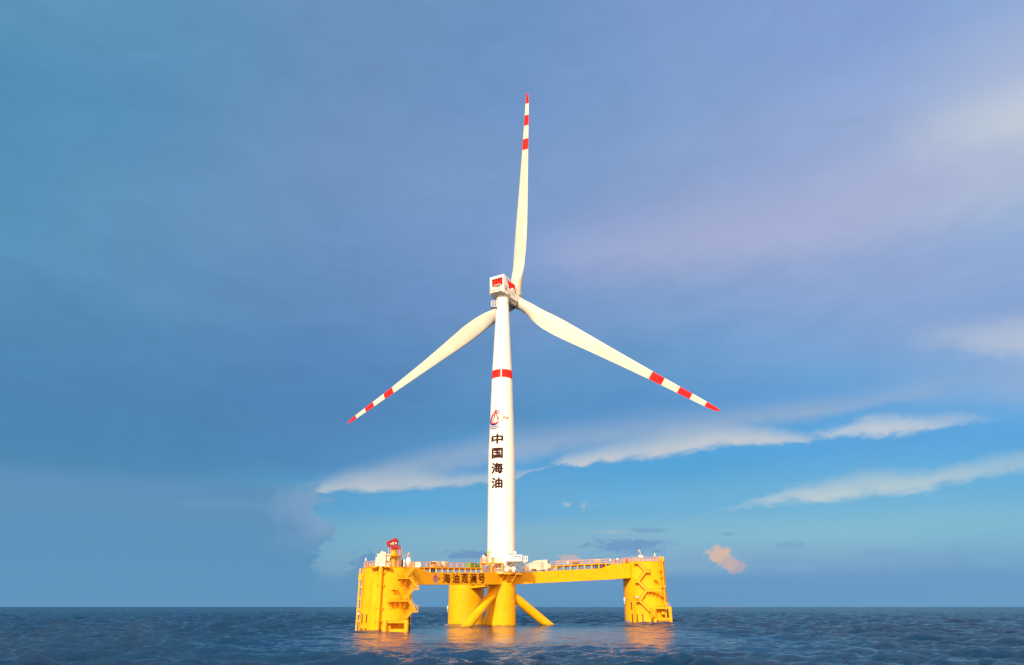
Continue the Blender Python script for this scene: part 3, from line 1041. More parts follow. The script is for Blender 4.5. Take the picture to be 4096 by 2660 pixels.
def landing(p, q, w, out, parent, z_drop=0.3, brackets=True, rail=True):
    p, q, out = V(p), V(q), V(out).normalized()
    mb = MB()
    c = (p + q) / 2 + out * (w / 2)
    d = (q - p)
    L = d.length
    d.normalize()
    mb.obox(c - UP * (z_drop / 2), d * (L / 2), out * (w / 2 + 0.1), UP * (z_drop / 2))
    if brackets:
        n = max(2, int(L / 1.4) + 1)
        for i in range(n):
            s = p.lerp(q, (i + 0.5) / n)
            mb.bar(s + out * w - UP * z_drop, s - UP * (1.3 + z_drop), 0.12)
    o = mb.build('landing', M_yel2, parent)
    if rail:
        MB().railing([p + UP * 0.0, p + out * w, q + out * w, q], 1.1, 1.1, 0.035).build('railing', M_yel2, parent)
    return o


def tangent(c, rad, deg, gap):
    """plane hugging a column at deg to the right of the view: point, outward normal"""
    vd = V((-c.x, -c.y)).normalized()
    a = math.atan2(vd.y, vd.x) + R_(deg)
    n = V((math.cos(a), math.sin(a), 0))
    return v3(c, 0) + n * (rad + gap), n


tp, tn = tangent(Lc, RL, 24, 0.15)
Lp = lambda x, y: on_plane(1380 + x / 3.5, 2120 + y / 3.5, tp, tn)
W = 0.85
landing(Lp(930, 523), Lp(1005, 520), W, tn, colL, brackets=False)
flight(Lp(830, 662), Lp(945, 524), W, tn, colL)
landing(Lp(735, 668), Lp(880, 662), W, tn, colL)
flight(Lp(880, 662), Lp(985, 812), W, tn, colL)
landing(Lp(925, 824), Lp(1010, 818), W, tn, colL, brackets=False)
flight(Lp(815, 972), Lp(930, 826), W, tn, colL)
landing(Lp(590, 988), Lp(865, 980), W, tn, colL)
flight(Lp(862, 982), Lp(955, 1126), W, tn, colL)
landing(Lp(905, 1136), Lp(997, 1128), W, tn, colL, brackets=False)
flight(Lp(800, 1258), Lp(912, 1138), W, tn, colL)

tpR, tnR = tangent(Rc, RR, -2, 0.06)
Rp = lambda x, y: on_plane(x, y, tpR, tnR)
WR = 0.85
landing(Rp(2534, 2250.5), Rp(2552, 2250), WR, tnR, colR, brackets=False)
flight(Rp(2552, 2250.5), Rp(2582, 2285), WR, tnR, colR)
landing(Rp(2582, 2286), Rp(2600, 2285.5), WR, tnR, colR, brackets=False)
flight(Rp(2553.5, 2325), Rp(2582.5, 2286.5), WR, tnR, colR)
landing(Rp(2539, 2326.5), Rp(2554, 2325.5), WR, tnR, colR, brackets=False)
flight(Rp(2553.5, 2326), Rp(2587, 2362), WR, tnR, colR)
landing(Rp(2586, 2362.5), Rp(2646, 2361), WR, tnR, colR)
flight(Rp(2559.5, 2402.5), Rp(2587.5, 2362.5), WR, tnR, colR)
landing(Rp(2543, 2404), Rp(2560, 2402.5), WR, tnR, colR, brackets=False)
flight(Rp(2559.5, 2403), Rp(2597, 2440.5), WR, tnR, colR)
landing(Rp(2596.5, 2441.5), Rp(2612, 2440), WR, tnR, colR, brackets=False)


# -------- things on the face of a column: helper that lands on the cylinder
def oncyl(px, py, c, rad):
    r = ray(px, py)
    o = V((0, 0, EYE))
    dx, dy = r.x, r.y
    ox, oy = o.x - c.x, o.y - c.y
    A_ = dx * dx + dy * dy
    B_ = 2 * (ox * dx + oy * dy)
    C_ = ox * ox + oy * oy - rad * rad
    D_ = B_ * B_ - 4 * A_ * C_
    if D_ < 0:
        D_ = 0
    t = (-B_ - math.sqrt(D_)) / (2 * A_)
    return o + r * t


def outn(p, c):
    n = V((p.x - c.x, p.y - c.y, 0))
    return n.normalized()


def curved_plate(px0, px1, y0, y1, c, rad, proud, name, mat, parent):
    p0 = oncyl(px0, (y0 + y1) / 2, c, rad)
    p1 = oncyl(px1, (y0 + y1) / 2, c, rad)
    zt = oncyl((px0 + px1) / 2, y0, c, rad).z
    zb = oncyl((px0 + px1) / 2, y1, c, rad).z
    a0 = math.atan2(p0.y - c.y, p0.x - c.x)
    a1 = math.atan2(p1.y - c.y, p1.x - c.x)
    n = 6
    mb = MB()
    for i in range(n):
        b0 = a0 + (a1 - a0) * i / n
        b1 = a0 + (a1 - a0) * (i + 1) / n
        f = lambda a, r, z: V((c.x + math.cos(a) * r, c.y + math.sin(a) * r, z))
        mb.hexa([f(b0, rad - 0.02, zb), f(b1, rad - 0.02, zb), f(b1, rad + proud, zb), f(b0, rad + proud, zb),
                 f(b0, rad - 0.02, zt), f(b1, rad - 0.02, zt), f(b1, rad + proud, zt), f(b0, rad + proud, zt)])
    return mb.build(name, mat, parent)


for x0, x1, y0, y1 in ((1446.5, 1450.8, 2457, 2493), (1463.6, 1468.2, 2457, 2493), (1442.2, 1446.6, 2512, 2537), (1459, 1463.8, 2512, 2537)):
    curved_plate(x0, x1, y0, y1, Lc, RL, 0.02, 'draft_or_recess_mark', M_slot, colL)
for x0, x1, y0, y1 in ((2524.2, 2529, 2408, 2440), (2527.8, 2532.6, 2455, 2492), (2547, 2551.8, 2455, 2492), (2569.2, 2574, 2455, 2492)):
    curved_plate(x0, x1, y0, y1, Rc, RR, 0.02, 'draft_or_recess_mark', M_slot, colR)
# dark plates painting in the shade of recesses, right flank of the left column
for y0, y1 in ((2466, 2492), (2497, 2524)):
    curved_plate(1634.5, 1640, y0, y1, Lc, RL, 0.05, 'draft_or_recess_mark', M_dark, colL)

# riser pipe in front of the left column
p = oncyl(1519.5, 2395, Lc, RL)
n = outn(p, Lc)
ctr = v3(p, 0) + n * 0.62
rp = MB()
rp.tube(ctr - UP * 3, ctr + UP * (zL - 0.05), 0.47, 28)
riser = rp.build('riser_pipe', M_yel, colL, smooth=True)
side = n.cross(UP)
for yy in (2289, 2340, 2432, 2484):
    z = oncyl(1519, yy, Lc, RL).z
    m = MB()
    m.lathe([(0.53, -0.06), (0.53, 0.06)], v3(ctr, z), n=28)
    m.obox(v3(ctr, z) - n * 0.45, side * 0.95, n * 0.16, UP * 0.07)
    m.obox(v3(ctr, z - 0.25) - n * 0.42 + side * 0.7, side * 0.05, n * 0.2, UP * 0.25)
    m.obox(v3(ctr, z - 0.25) - n * 0.42 - side * 0.7, side * 0.05, n * 0.2, UP * 0.25)
    m.build('pipe_bracket', M_yel2, colL)
# white valve housing with overhanging ledges on top of the riser
m = MB()
m.box((ctr.x - 1.25, ctr.y - 0.5, zL - 0.02), (ctr.x + 1.0, ctr.y + 1.1, zL + 1.9))
m.box((ctr.x - 0.3, ctr.y - 0.55, zL + 1.9), (ctr.x + 0.95, ctr.y + 0.9, zL + 3.0))
m.tube(V((ctr.x - 0.6, ctr.y - 0.52, zL + 0.2)), V((ctr.x - 0.6, ctr.y - 0.52, zL + 1.4)), 0.12)
m.tube(V((ctr.x + 0.3, ctr.y - 0.6, zL + 2.2)), V((ctr.x + 0.3, ctr.y - 0.4, zL + 2.2)), 0.3, 16)
o = m.build('valve_housing', M_blade, None)
o['label'] = 'white valve housing on top of the thick vertical pipe, left column rim'
o['category'] = 'housing'
for dx in (-1.6, 1.5):
    m = MB()
    q = v3(ctr, zL) + side * dx
    m.obox(q + UP * -0.1, side * 0.75, n * 0.5, UP * 0.1)
    m.prism([q - UP * 0.2 + n * 0.4 - side * 0.5, q - UP * 0.2 - n * 0.5 - side * 0.5, q - UP * 1.0 - n * 0.5 - side * 0.5], side * 0.12)
    m.prism([q - UP * 0.2 + n * 0.4 + side * 0.4, q - UP * 0.2 - n * 0.5 + side * 0.4, q - UP * 1.0 - n * 0.5 + side * 0.4], side * 0.12)
    m.build('ledge', M_yel2, colL)
# thin conduits down the left column
for xa, xb in ((1489, 1474), (1485, 1466)):
    a_ = oncyl(xa, 2316, Lc, RL)
    b_ = oncyl(xb, 2524, Lc, RL)
    MB().tube(a_ + outn(a_, Lc) * 0.05, b_ + outn(b_, Lc) * 0.05, 0.06, 8).build('conduit', M_yel2, colL)

# guard ladder standing off the left edge of the left column
vdx = V((Lc.x, Lc.y, 0)).normalized()
lft = V((-vdx.y, vdx.x, 0))
lad0 = v3(Lc, 0) + lft * (RL + 0.05) - vdx * 0.6
m = MB()
zl0, zl1 = -1.0, zL - 0.2
o1, o2 = lad0 + lft * 0.62, lad0 + lft * 0.05
m.bar(v3(o1, zl0), v3(o1, zl1), 0.34, 0.34)
m.bar(v3(o2, zl0), v3(o2, zl1), 0.16, 0.16)
zs = [at(1420, yy, Lc.y).z for yy in (2300.5, 2349, 2395.5, 2438, 2484, 2531)]
for z in zs:
    m.bar(v3(o1, z), v3(lad0 - lft * 0.4, z), 0.5, 0.42)
zz = at(1440, 2309, Lc.y).z
m.obox(v3(lad0 + lft * 0.45, zz), lft * 0.45, vdx * 0.3, UP * 0.75)
m.build('ladder_guard', M_yel2, colL)
m = MB()
for q_ in (o1.lerp(o2, 0.25), o2):
    m.bar(v3(q_, 0.0) + vdx * 0.3, v3(q_, 12.0) + vdx * 0.3, 0.07)
for i in range(30):
    z = 0.1 + i * 0.4
    m.bar(v3(o1, z) + vdx * 0.3, v3(o2, z) + vdx * 0.3, 0.05)
m.build('ladder', M_steel, colL)
# small lamp on the ladder guard
m = MB()
m.tube(v3(lad0 + lft * 0.3, at(1430, 2459, Lc.y).z) - vdx * 0.3, v3(lad0 + lft * 0.3, at(1430, 2459, Lc.y).z + 0.5) - vdx * 0.3, 0.16, 12)
m.build('lamp', M_white, colL)

# boat landing frame at the foot of the left column
def boat_frame(name_parent, T, leg_x, top_y, leg_bot, cross, out_w, tan_n, legw=0.95, round_leg=False):
    (xa0, xa1), (xb0, xb1) = leg_x
    top_l = T((xa0 + xa1) / 2, top_y)
    top_r = T((xb0 + xb1) / 2, top_y)
    bot_l = T((xa0 + xa1) / 2 - 1, leg_bot)
    bot_r = T((xb0 + xb1) / 2 + 1, leg_bot)
    for t_, b_ in ((top_l, bot_l), (top_r, bot_r)):
        q = v3(t_, -2)
        MB().tube(q + tan_n * out_w, t_ + tan_n * out_w + UP * 0.25, legw / 2, 20).build('fender_post', M_yel2, name_parent, smooth=True)
    m = MB()
    m.bar(top_l + tan_n * out_w - UP * 0.1, top_r + tan_n * out_w - UP * 0.1, 0.45, 0.55)
    m.bar(top_l, top_r, 0.35, 0.35)
    for k in range(5):
        s = top_l.lerp(top_r, (k + 0.5) / 5)
        m.bar(s + tan_n * out_w, s - tan_n * 0.8 - UP * 1.9, 0.16)
    m.obox((top_l + top_r) / 2 + tan_n * (out_w / 2) + UP * 0.12, (top_r - top_l) / 2, tan_n * (out_w / 2), UP * 0.05)
    for y in cross:
        a_ = T((xa0 + xa1) / 2, y)
        b_ = T((xb0 + xb1) / 2, y)
        m.bar(a_ + tan_n * out_w, b_ + tan_n * out_w, 0.35, 0.55)
    m.build('boat_landing', M_yel2, name_parent)
    MB().railing([top_l + tan_n * out_w + UP * 0.2, top_r + tan_n * out_w + UP * 0.2], 1.1, 1.0, 0.03).build('railing', M_yel2, name_parent)


tpb, tnb = tangent(Lc, RL, 16, 0.2)
Lb = lambda x, y: on_plane(x, y, tpb, tnb)
boat_frame(colL, Lb, ((1525.5, 1539), (1611, 1624)), 2484.5, 2531, (), 1.5, tnb)
# mooring gear lashed inside that frame
m = MB()
g = Lb(1583, 2522)
m.obox(g + tnb * 0.7, tnb.cross(UP) * 1.6, tnb * 0.35, UP * 0.35)
m.tube(g + tnb * 0.7 + tnb.cross(UP) * 1.5 - UP * 0.2, g + tnb * 0.7 - tnb.cross(UP) * 1.9 - UP * 0.3, 0.5, 16)
m.obox(Lb(1546, 2514) + tnb * 0.7, tnb.cross(UP) * 0.55, tnb * 0.35, UP * 0.8)
m.build('fairlead', M_yel2, colL)
# diagonal hanging stay in front of the lower stairs
m = MB()
a_ = Lp(695, 850) + tn * 1.0
b_ = Lp(795, 1235) + tn * 1.0
m.tube(a_, b_, 0.055, 8)
m.obox(Lp(690, 825) + tn * 0.3, tn.cross(UP) * 0.5, tn * 0.5, UP * 0.08)
m.build('davit_stay', M_yel2, colL)

# right column: boat landing, vertical pipes, ladder, life ring, sign
tpq, tnq = tangent(Rc, RR, 26, 0.1)
Rb = lambda x, y: on_plane(x, y, tpq, tnq)
boat_frame(colR, Rb, ((2606, 2617), (2668, 2678)), 2430, 2488, (2475,), 1.0, tnq, 1.0)
m = MB()
e_ = tnq.cross(UP)
m.obox(Rb(2600, 2456) + tnq * 0.9, e_ * 0.15, tnq * 0.3, UP * 1.2)
for k in range(7):
    c_ = Rb(2606, 2466 - k * 5.2)
    m.lathe([(0.30 + 0.12 * (k % 2), -0.18), (0.42, 0), (0.30 + 0.12 * (k % 2), 0.18)], c_ + tnq * 1.5, n=12)
m.obox(Rb(2650, 2452) + tnq * 0.3, e_ * 0.5, tnq * 0.3, UP * 0.35)
m.obox(Rb(2648, 2485) + tnq * 0.6, e_ * 1.6, tnq * 0.4, UP * 0.35)
m.tube(Rb(2660, 2470) + tnq * 0.7, Rb(2660, 2450) + tnq * 0.7, 0.25, 12)
m.build('fairlead', M_yel2, colR)
m = MB()
m.obox(Rb(2667, 2460) + tnq * 0.5, e_ * 0.5, tnq * 0.2, UP * 0.9)
m.build('roller', M_black, colR)
for k, y0 in enumerate((2408, 2411)):
    MB().bar(Rb(2660 + 5 * k, y0) + tnq * 0.5, Rb(2662 + 5 * k, 2430) + tnq * 0.5, 0.16).build('upright', M_yel2, colR)

m = MB()
pp = oncyl(2650, 2340, Rc, RR)
nn = outn(pp, Rc)
m.tube(v3(pp, oncyl(2650, 2425, Rc, RR).z) + nn * 0.45, v3(pp, zR + 0.7) + nn * 0.45, 0.2, 14)
m.build('riser_pipe', M_yel2, colR, smooth=True)
m = MB()
p2 = oncyl(2637, 2250, Rc, RR)
n2 = outn(p2, Rc)
m.tube(v3(p2, oncyl(2637, 2281, Rc, RR).z) + n2 * 0.3, v3(p2, zR + 1.1) + n2 * 0.3, 0.14, 12)
m.build('riser_pipe', M_yel2, colR, smooth=True)
sd = nn.cross(UP)
for yy in (2284, 2308, 2348, 2387, 2424):
    z = oncyl(2650, yy, Rc, RR).z
    MB().obox(v3(pp, z) + nn * 0.25 - sd * -0.35, sd * 0.75, nn * 0.32, UP * 0.14).prism(
        [v3(pp, z - 0.14) + nn * 0.5 + sd * 0.3, v3(pp, z - 0.14) + sd * 0.3, v3(pp, z - 0.7) + sd * 0.3], sd * 0.1).build('pipe_bracket', M_yel2, colR)
MB().obox(oncyl(2641, 2272, Rc, RR) + n2 * 0.2, sd * 0.45, n2 * 0.25, UP * 0.55).build('junction_box', M_yel2, colR)
m = MB()
for dx in (-0.3, 0.3):
    pa = oncyl(2536.5, 2378, Rc, RR)
    na = outn(pa, Rc)
    sa_ = na.cross(UP)
    m.bar(v3(pa, 0.0) + na * 0.3 + sa_ * dx, v3(pa, oncyl(2536, 2376, Rc, RR).z) + na * 0.3 + sa_ * dx, 0.09)
for i in range(26):
    z = 0.3 + i * 0.33
    if z < oncyl(2536, 2376, Rc, RR).z:
        m.bar(v3(pa, z) + na * 0.3 - sa_ * 0.3, v3(pa, z) + na * 0.3 + sa_ * 0.3, 0.05)
m.build('ladder', M_yel2, colR)
# small bracket with its diagonal stay, right face
for (c, r, px, py, par) in ((Rc, RR, 2620, 2321, colR), (Lc, RL, 1576, 2358, colL)):
    q = oncyl(px, py, c, r)
    n_ = outn(q, c)
    s_ = n_.cross(UP)
    m = MB()
    m.obox(q + n_ * 0.55, s_ * 0.55, n_ * 0.6, UP * 0.07)
    m.obox(q + n_ * 0.45 + UP * 0.4, s_ * 0.6, n_ * 0.06, UP * 0.06)
    m.bar(q + n_ * 1.1, q - UP * 1.1, 0.12)
    m.bar(q + n_ * 0.5 + UP * 0.1, q + UP * 1.5 - s_ * -0.3, 0.09)
    m.build('davit_bracket', M_yel2, par)


# rim railings and decks of the outer columns
def rim_rail(c, rad, z, parent, a0=0, a1=360, h=1.2):
    pts = []
    n = 36
    for i in range(n + 1):
        t = R_(a0 + (a1 - a0) * i / n)
        pts.append(V((c.x + math.cos(t) * (rad - 0.05), c.y + math.sin(t) * (rad - 0.05), z)))
    MB().railing(pts, h, 1.6, 0.035, (0.42, 0.8)).build('railing', M_rail, parent)


rim_rail(Lc, RL, zL, colL)
rim_rail(Rc, RR, zR, colR)
rim_rail(Bc, RB, zB, colB, h=1.1)


# ------------------------------------------------------------------ wind turbine
H = V((1.0, 217.6, 99.9))                    # rotor centre
YAW, TILT, PHASE = R_(32.26), R_(2.2), R_(6.0)
TW = V((-3.05, 210.5))
turb = thing('wind_turbine', 'white three-bladed wind turbine with red striped blade tips, standing on the centre column', 'wind turbine', v3(TW, 13.6))

tower_prof = [(3.98, 13.62), (3.98, 20), (3.98, 30), (3.98, 40), (3.97, 47.5), (3.80, 51.5), (3.53, 59.5), (3.17, 71.4), (2.72, 80), (2.33, 88), (1.98, 95.9)]


def tower_r(z):
    for (r0, z0), (r1, z1) in zip(tower_prof[:-1], tower_prof[1:]):
        if z0 <= z <= z1:
            return r0 + (r1 - r0) * (z - z0) / (z1 - z0)
    return tower_prof[-1][0]


m = MB()
m.lathe(tower_prof, v3(TW, 0), n=96)
tower = m.build('tower', M_white, turb, smooth=True)
m = MB()
m.lathe([(2.08, 95.75), (2.08, 95.95), (1.99, 96.0), (1.93, 98.9)], v3(TW, 0), n=64)
m.build('tower_top', M_white, turb, smooth=True)
m = MB()
m.lathe([(4.75, 13.65), (4.75, 13.95), (4.35, 14.0), (4.10, 15.3), (4.0, 15.4)], v3(TW, 0), n=80)
m.lathe([(4.9, 14.05), (4.9, 14.3)], v3(TW, 0), n=80)
m.build('tower_flange', M_white, turb, smooth=True)
m = MB()
for zj in (33.0, 66.5):
    m = MB()
    m.lathe([(tower_r(zj) + 0.0, zj - 0.06), (tower_r(zj) + 0.025, zj - 0.05), (tower_r(zj) + 0.025, zj + 0.05), (tower_r(zj) + 0.0, zj + 0.06)], v3(TW, 0), n=80, caps=False)
    m.build('flange_joint', M_blade, tower, smooth=True)
# red band, wrapped on the tower
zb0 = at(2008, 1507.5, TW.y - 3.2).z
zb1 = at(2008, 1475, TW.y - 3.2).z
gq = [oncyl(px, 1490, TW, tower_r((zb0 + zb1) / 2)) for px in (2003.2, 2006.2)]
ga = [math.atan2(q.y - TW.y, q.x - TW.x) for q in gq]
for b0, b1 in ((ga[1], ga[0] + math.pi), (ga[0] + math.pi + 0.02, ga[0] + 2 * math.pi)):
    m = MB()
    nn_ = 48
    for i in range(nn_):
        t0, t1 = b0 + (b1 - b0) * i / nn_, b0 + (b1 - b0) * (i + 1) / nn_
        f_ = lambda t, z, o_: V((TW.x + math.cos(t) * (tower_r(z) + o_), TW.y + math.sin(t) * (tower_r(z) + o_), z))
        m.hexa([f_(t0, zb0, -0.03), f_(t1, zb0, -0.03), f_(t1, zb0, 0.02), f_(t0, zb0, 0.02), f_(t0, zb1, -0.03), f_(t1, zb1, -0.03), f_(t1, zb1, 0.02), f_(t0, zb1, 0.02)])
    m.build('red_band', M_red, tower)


def tower_map(px0, px1, y0, y1, th=0.04):
    """unit square -> tower skin between two pixel columns / rows of the photograph's view"""
    yc = (y0 + y1) / 2
    zmid = at(2008, yc, TW.y - 3.6).z
    rad = tower_r(zmid)
    P0 = oncyl(px0, yc, TW, rad)
    P1 = oncyl(px1, yc, TW, rad)
    a0 = math.atan2(P0.y - TW.y, P0.x - TW.x)
    a1 = math.atan2(P1.y - TW.y, P1.x - TW.x)
    pxm = (px0 + px1) / 2
    zt = oncyl(pxm, y0, TW, rad).z
    zb = oncyl(pxm, y1, TW, rad).z

    def f(u, v, w):
        q = oncyl(px0 + (px1 - px0) * u, yc, TW, rad)
        a = math.atan2(q.y - TW.y, q.x - TW.x)
        z = zb + (zt - zb) * v
        r = tower_r(z) + 0.015 + th * w
        return V((TW.x + math.cos(a) * r, TW.y + math.sin(a) * r, z))
    return f


for ch, x0, x1, y0, y1 in (('中', 1968, 2011, 1736, 1774), ('国', 1969, 2010, 1792, 1831.5), ('海', 1967.5, 2010.5, 1851, 1892.5), ('油', 1967, 2008.5, 1910.5, 1951)):
    glyph(ch, tower_map(x0, x1, y0, y1), 0.045).build('painted_character', M_ttext, tower)
tower_emblem(tower_map(1960.5, 2035, 1632, 1714)).build('emblem', [M_ered, M_eblue], tower)

# ---- nacelle frame: r to the right of the axis, a towards the rotor, u up
a_v = V((math.sin(YAW) * math.cos(TILT), math.cos(YAW) * math.cos(TILT), math.sin(TILT)))
r_v = V((math.cos(YAW), -math.sin(YAW), 0))
u_v = r_v.cross(a_v)


def nf(r, a, u):
    return H + r_v * r + a_v * a + u_v * u


def nbox(mb, r0, r1, a0, a1, u0, u1, mi=0):
    c = nf((r0 + r1) / 2, (a0 + a1) / 2, (u0 + u1) / 2)
    return mb.obox(c, r_v * ((r1 - r0) / 2), a_v * ((a1 - a0) / 2), u_v * ((u1 - u0) / 2), mi)


def bevel(o, w=0.12, seg=2):
    md = o.modifiers.new('bevel', 'BEVEL')
    md.width = w
    md.segments = seg
    md.limit_method = 'ANGLE'
    return o


m = MB()
prof = [(-10.9, -0.9), (-10.9, 1.35), (-8.2, 1.55), (-5.0, 1.25), (-2.9, 0.4), (-2.3, -1.2), (-2.9, -1.75), (-8.6, -1.55)]
m.prism([nf(-2.65, a, u) for a, u in prof], r_v * 5.3)
nac = bevel(m.build('nacelle', M_white, turb), 0.18, 3)
m = MB()
prof2 = [(-6.9, -1.6), (-2.5, -1.7), (-2.2, -2.4), (-3.0, -3.0), (-5.2, -2.9), (-6.6, -2.2)]
m.prism([nf(-2.0, a, u) for a, u in prof2], r_v * 4.0)
bevel(m.build('bedplate', M_grey, nac), 0.15, 2)
# rear frame
m = MB()
fin = [(-10.92, 1.3), (-10.92, 5.35), (-10.1, 5.35), (-8.1, 2.3), (-8.0, 1.4)]
m.prism([nf(2.1, a, u) for a, u in fin], r_v * 0.65)
m.prism([nf(-2.75, a, u) for a, u in fin], r_v * 0.65)
nbox(m, -2.1, 2.1, -10.9, -9.9, 4.35, 5.33)
nbox(m, -2.1, 2.1, -10.85, -10.3, 1.3, 1.75)
bevel(m.build('rear_frame', M_white, nac), 0.15, 3)
m = MB()
nbox(m, -2.1, 2.1, -10.35, -10.2, 3.0, 4.4)
m.prism([nf(-2.1, a, u) for a, u in ((-10.36, 3.0), (-9.9, 1.5), (-9.7, 1.5), (-10.16, 3.0))], r_v * 4.2)
m.build('cooler_panel', M_red, nac)
m = MB()
nbox(m, -2.25, 2.25, -9.6, -3.3, 1.2, 4.25)
o = bevel(m.build('roof_housing', M_red, nac), 0.1, 2)
m = MB()
m.railing([nf(2.2, -9.7, 4.25), nf(2.2, -3.4, 4.25), nf(-2.2, -3.4, 4.25), nf(-2.2, -9.7, 4.25)], 1.15, 1.1, 0.035, (0.4, 0.8))
m.railing([nf(2.45, -3.2, 1.0), nf(1.6, -2.3, 0.6)], 1.1, 0.6, 0.035)
m.build('roof_railing', M_white, nac)
# rear balcony with its rail and the hood over the hatch
m = MB()
nbox(m, -2.2, 2.2, -11.9, -10.9, -0.75, -0.55)
for i in range(5):
    r = -2.1 + i * 1.05
    nbox(m, r - 0.04, r + 0.04, -11.86, -11.78, -0.6, 0.9)
for u in (0.9, 0.45, 0.0):
    nbox(m, -2.15, 2.15, -11.86, -11.78, u - 0.05, u + 0.05)
for u in (0.9, 0.45):
    for r in (-2.15, 2.15):
        nbox(m, r - 0.04, r + 0.04, -11.86, -10.9, u - 0.04, u + 0.04)
nbox(m, -0.6, 1.6, -11.6, -10.6, 1.75, 1.95)
m.prism([nf(-0.6, a, u) for a, u in ((-11.6, 1.75), (-10.6, 1.75), (-10.6, 1.2))], r_v * 0.1)
m.prism([nf(1.5, a, u) for a, u in ((-11.6, 1.75), (-10.6, 1.75), (-10.6, 1.2))], r_v * 0.1)
m.build('rear_balcony', M_blade, nac)
nbox(MB(), -1.7, -0.8, -10.98, -10.9, 0.0, 1.1).build('hatch', M_grey, nac)
nbox(MB(), 0.2, 1.2, -10.98, -10.9, 0.3, 1.2).build('hatch', M_grey, nac)
# roundel and grey lettering on the right flank
m = MB()
c = nf(2.66, -9.6, 0.55)
m.lathe([(0.45, 0.0), (0.45, 0.03)], c, r_v, 28)
m.build('roundel', principled('navy_roundel', (0.02, 0.03, 0.07), 0.5), nac)
m = MB()
m.lathe([(0.24, 0.03), (0.24, 0.05)], c, r_v, 20)
m.build('roundel_centre', M_steel, nac)
for k in range(4):
    m = MB()
    a0 = -8.35 + k * 1.12
    for q in ((0, 0.1, 0.0, 0.85), (0.5, 0.6, 0.0, 0.85), (0.0, 0.6, 0.78, 0.86), (0.0, 0.6, 0.38, 0.46), (0.0, 0.6, 0.0, 0.08), (0.26, 0.34, 0.0, 0.85)):
        nbox(m, 2.66, 2.68, a0 + q[0], a0 + q[1], -0.25 - k * 0.05 + q[2], -0.25 - k * 0.05 + q[3])
    m.build('grey_character', M_grey, nac)
# white hood on the flank, by the rotor
m = MB()
m.prism([nf(2.2, a, u) for a, u in ((-6.3, 1.2), (-5.6, 2.3), (-4.4, 2.0), (-4.2, 0.9))], r_v * 0.5)
bevel(m.build('air_hood', M_white, nac), 0.1, 2)
# yaw bearing deck between tower and nacelle
m = MB()
m.lathe([(2.35, 98.2), (2.6, 98.7), (2.6, 98.9)], v3(TW, 0), n=48)
for k in range(10):
    t = R_(36 * k)
    m.bar(V((TW.x + 2.0 * math.cos(t), TW.y + 2.0 * math.sin(t), 97.6)), V((TW.x + 2.3 * math.cos(t), TW.y + 2.3 * math.sin(t), 98.4)), 0.14)
m.build('yaw_bearing', M_blade, turb)
# service cage on the left of the tower top
m = MB()
cg = at(1976, 1217, 209.5)
m.box((cg.x - 0.9, cg.y - 0.7, cg.z - 1.1), (cg.x + 1.0, cg.y + 1.0, cg.z - 0.95))
for i in range(4):
    x = cg.x - 0.85 + i * 0.55
    m.box((x - 0.09, cg.y - 0.7, cg.z - 0.95), (x + 0.09, cg.y - 0.62, cg.z + 1.0))
    m.box((cg.x - 0.9, cg.y - 0.6 + i * 0.5, cg.z - 0.95), (cg.x - 0.82, cg.y - 0.42 + i * 0.5, cg.z + 1.0))
m.box((cg.x - 0.9, cg.y - 0.75, cg.z + 0.95), (cg.x + 1.0, cg.y - 0.65, cg.z + 1.05))
m.box((cg.x - 0.9, cg.y - 0.75, cg.z + 0.1), (cg.x + 1.0, cg.y - 0.65, cg.z + 0.2))
m.bar((cg.x - 0.3, cg.y + 0.3, cg.z - 1.1), (cg.x + 0.9, cg.y + 0.6, cg.z - 2.2), 0.15)
m.build('service_cage', M_blade, turb)

# ---- rotor
m = MB()
m.lathe([(1.9, -2.6), (2.35, -2.4), (2.5, -2.0), (2.5, -1.75), (2.25, -1.6)], H, a_v, 64)
m.build('generator_ring', M_blade, turb, smooth=True)
m = MB()
m.lathe([(2.15, -1.7), (2.3, -1.2), (2.35, 0.0), (2.2, 1.2), (1.7, 2.2), (0.9, 2.8), (0.1, 3.0)], H, a_v, 64)
hub = m.build('hub', M_blade, turb, smooth=True)
for k in range(3):
    t = PHASE + (k + 0.5) * 2 * math.pi / 3
    d = r_v * math.sin(t) + u_v * math.cos(t)
    m = MB()
    m.obox(H + d * 2.3 - a_v * 0.6, d.cross(a_v) * 0.45, a_v * 0.45, d * 0.06)
    m.build('hatch', M_dark if k == 1 else M_grey, hub)

BL = 79.0
CH = [(0.022, 3.75, 1.0, 0), (0.05, 3.75, 1.0, 0), (0.09, 4.1, 0.85, -7), (0.14, 5.0, 0.58, -13), (0.20, 5.75, 0.40, -16), (0.26, 5.85, 0.32, -15.5), (0.33, 5.35, 0.27, -12.5), (0.42, 4.55, 0.24, -8.5),
      (0.52, 3.75, 0.21, -5.5), (0.62, 3.08, 0.19, -3), (0.71, 2.5, 0.18, -1), (0.764, 2.22, 0.17, 0), (0.83, 1.93, 0.17, 0), (0.883, 1.70, 0.16, 0), (0.944, 1.42, 0.16, 0), (0.97, 1.2, 0.16, 0), (0.988, 0.85, 0.16, 0), (0.997, 0.45, 0.16, 0), (1.0, 0.12, 0.16, 0)]


def airfoil(n=32):
    """closed loop, leading edge at x=0, trailing edge at x=1, thickness +-0.5"""
    pts = []
    for i in range(n):
        t = 2 * math.pi * i / n
        x = 0.5 - 0.5 * math.cos(t)
        yt = 2.6 * (0.2969 * math.sqrt(max(x, 0)) - 0.126 * x - 0.3516 * x * x + 0.2843 * x ** 3 - 0.1036 * x ** 4) * 1.9
        pts.append((x, yt * 0.5 * 1.02 if t < math.pi else -yt * 0.5 * 0.95))
    return pts


AF = airfoil()


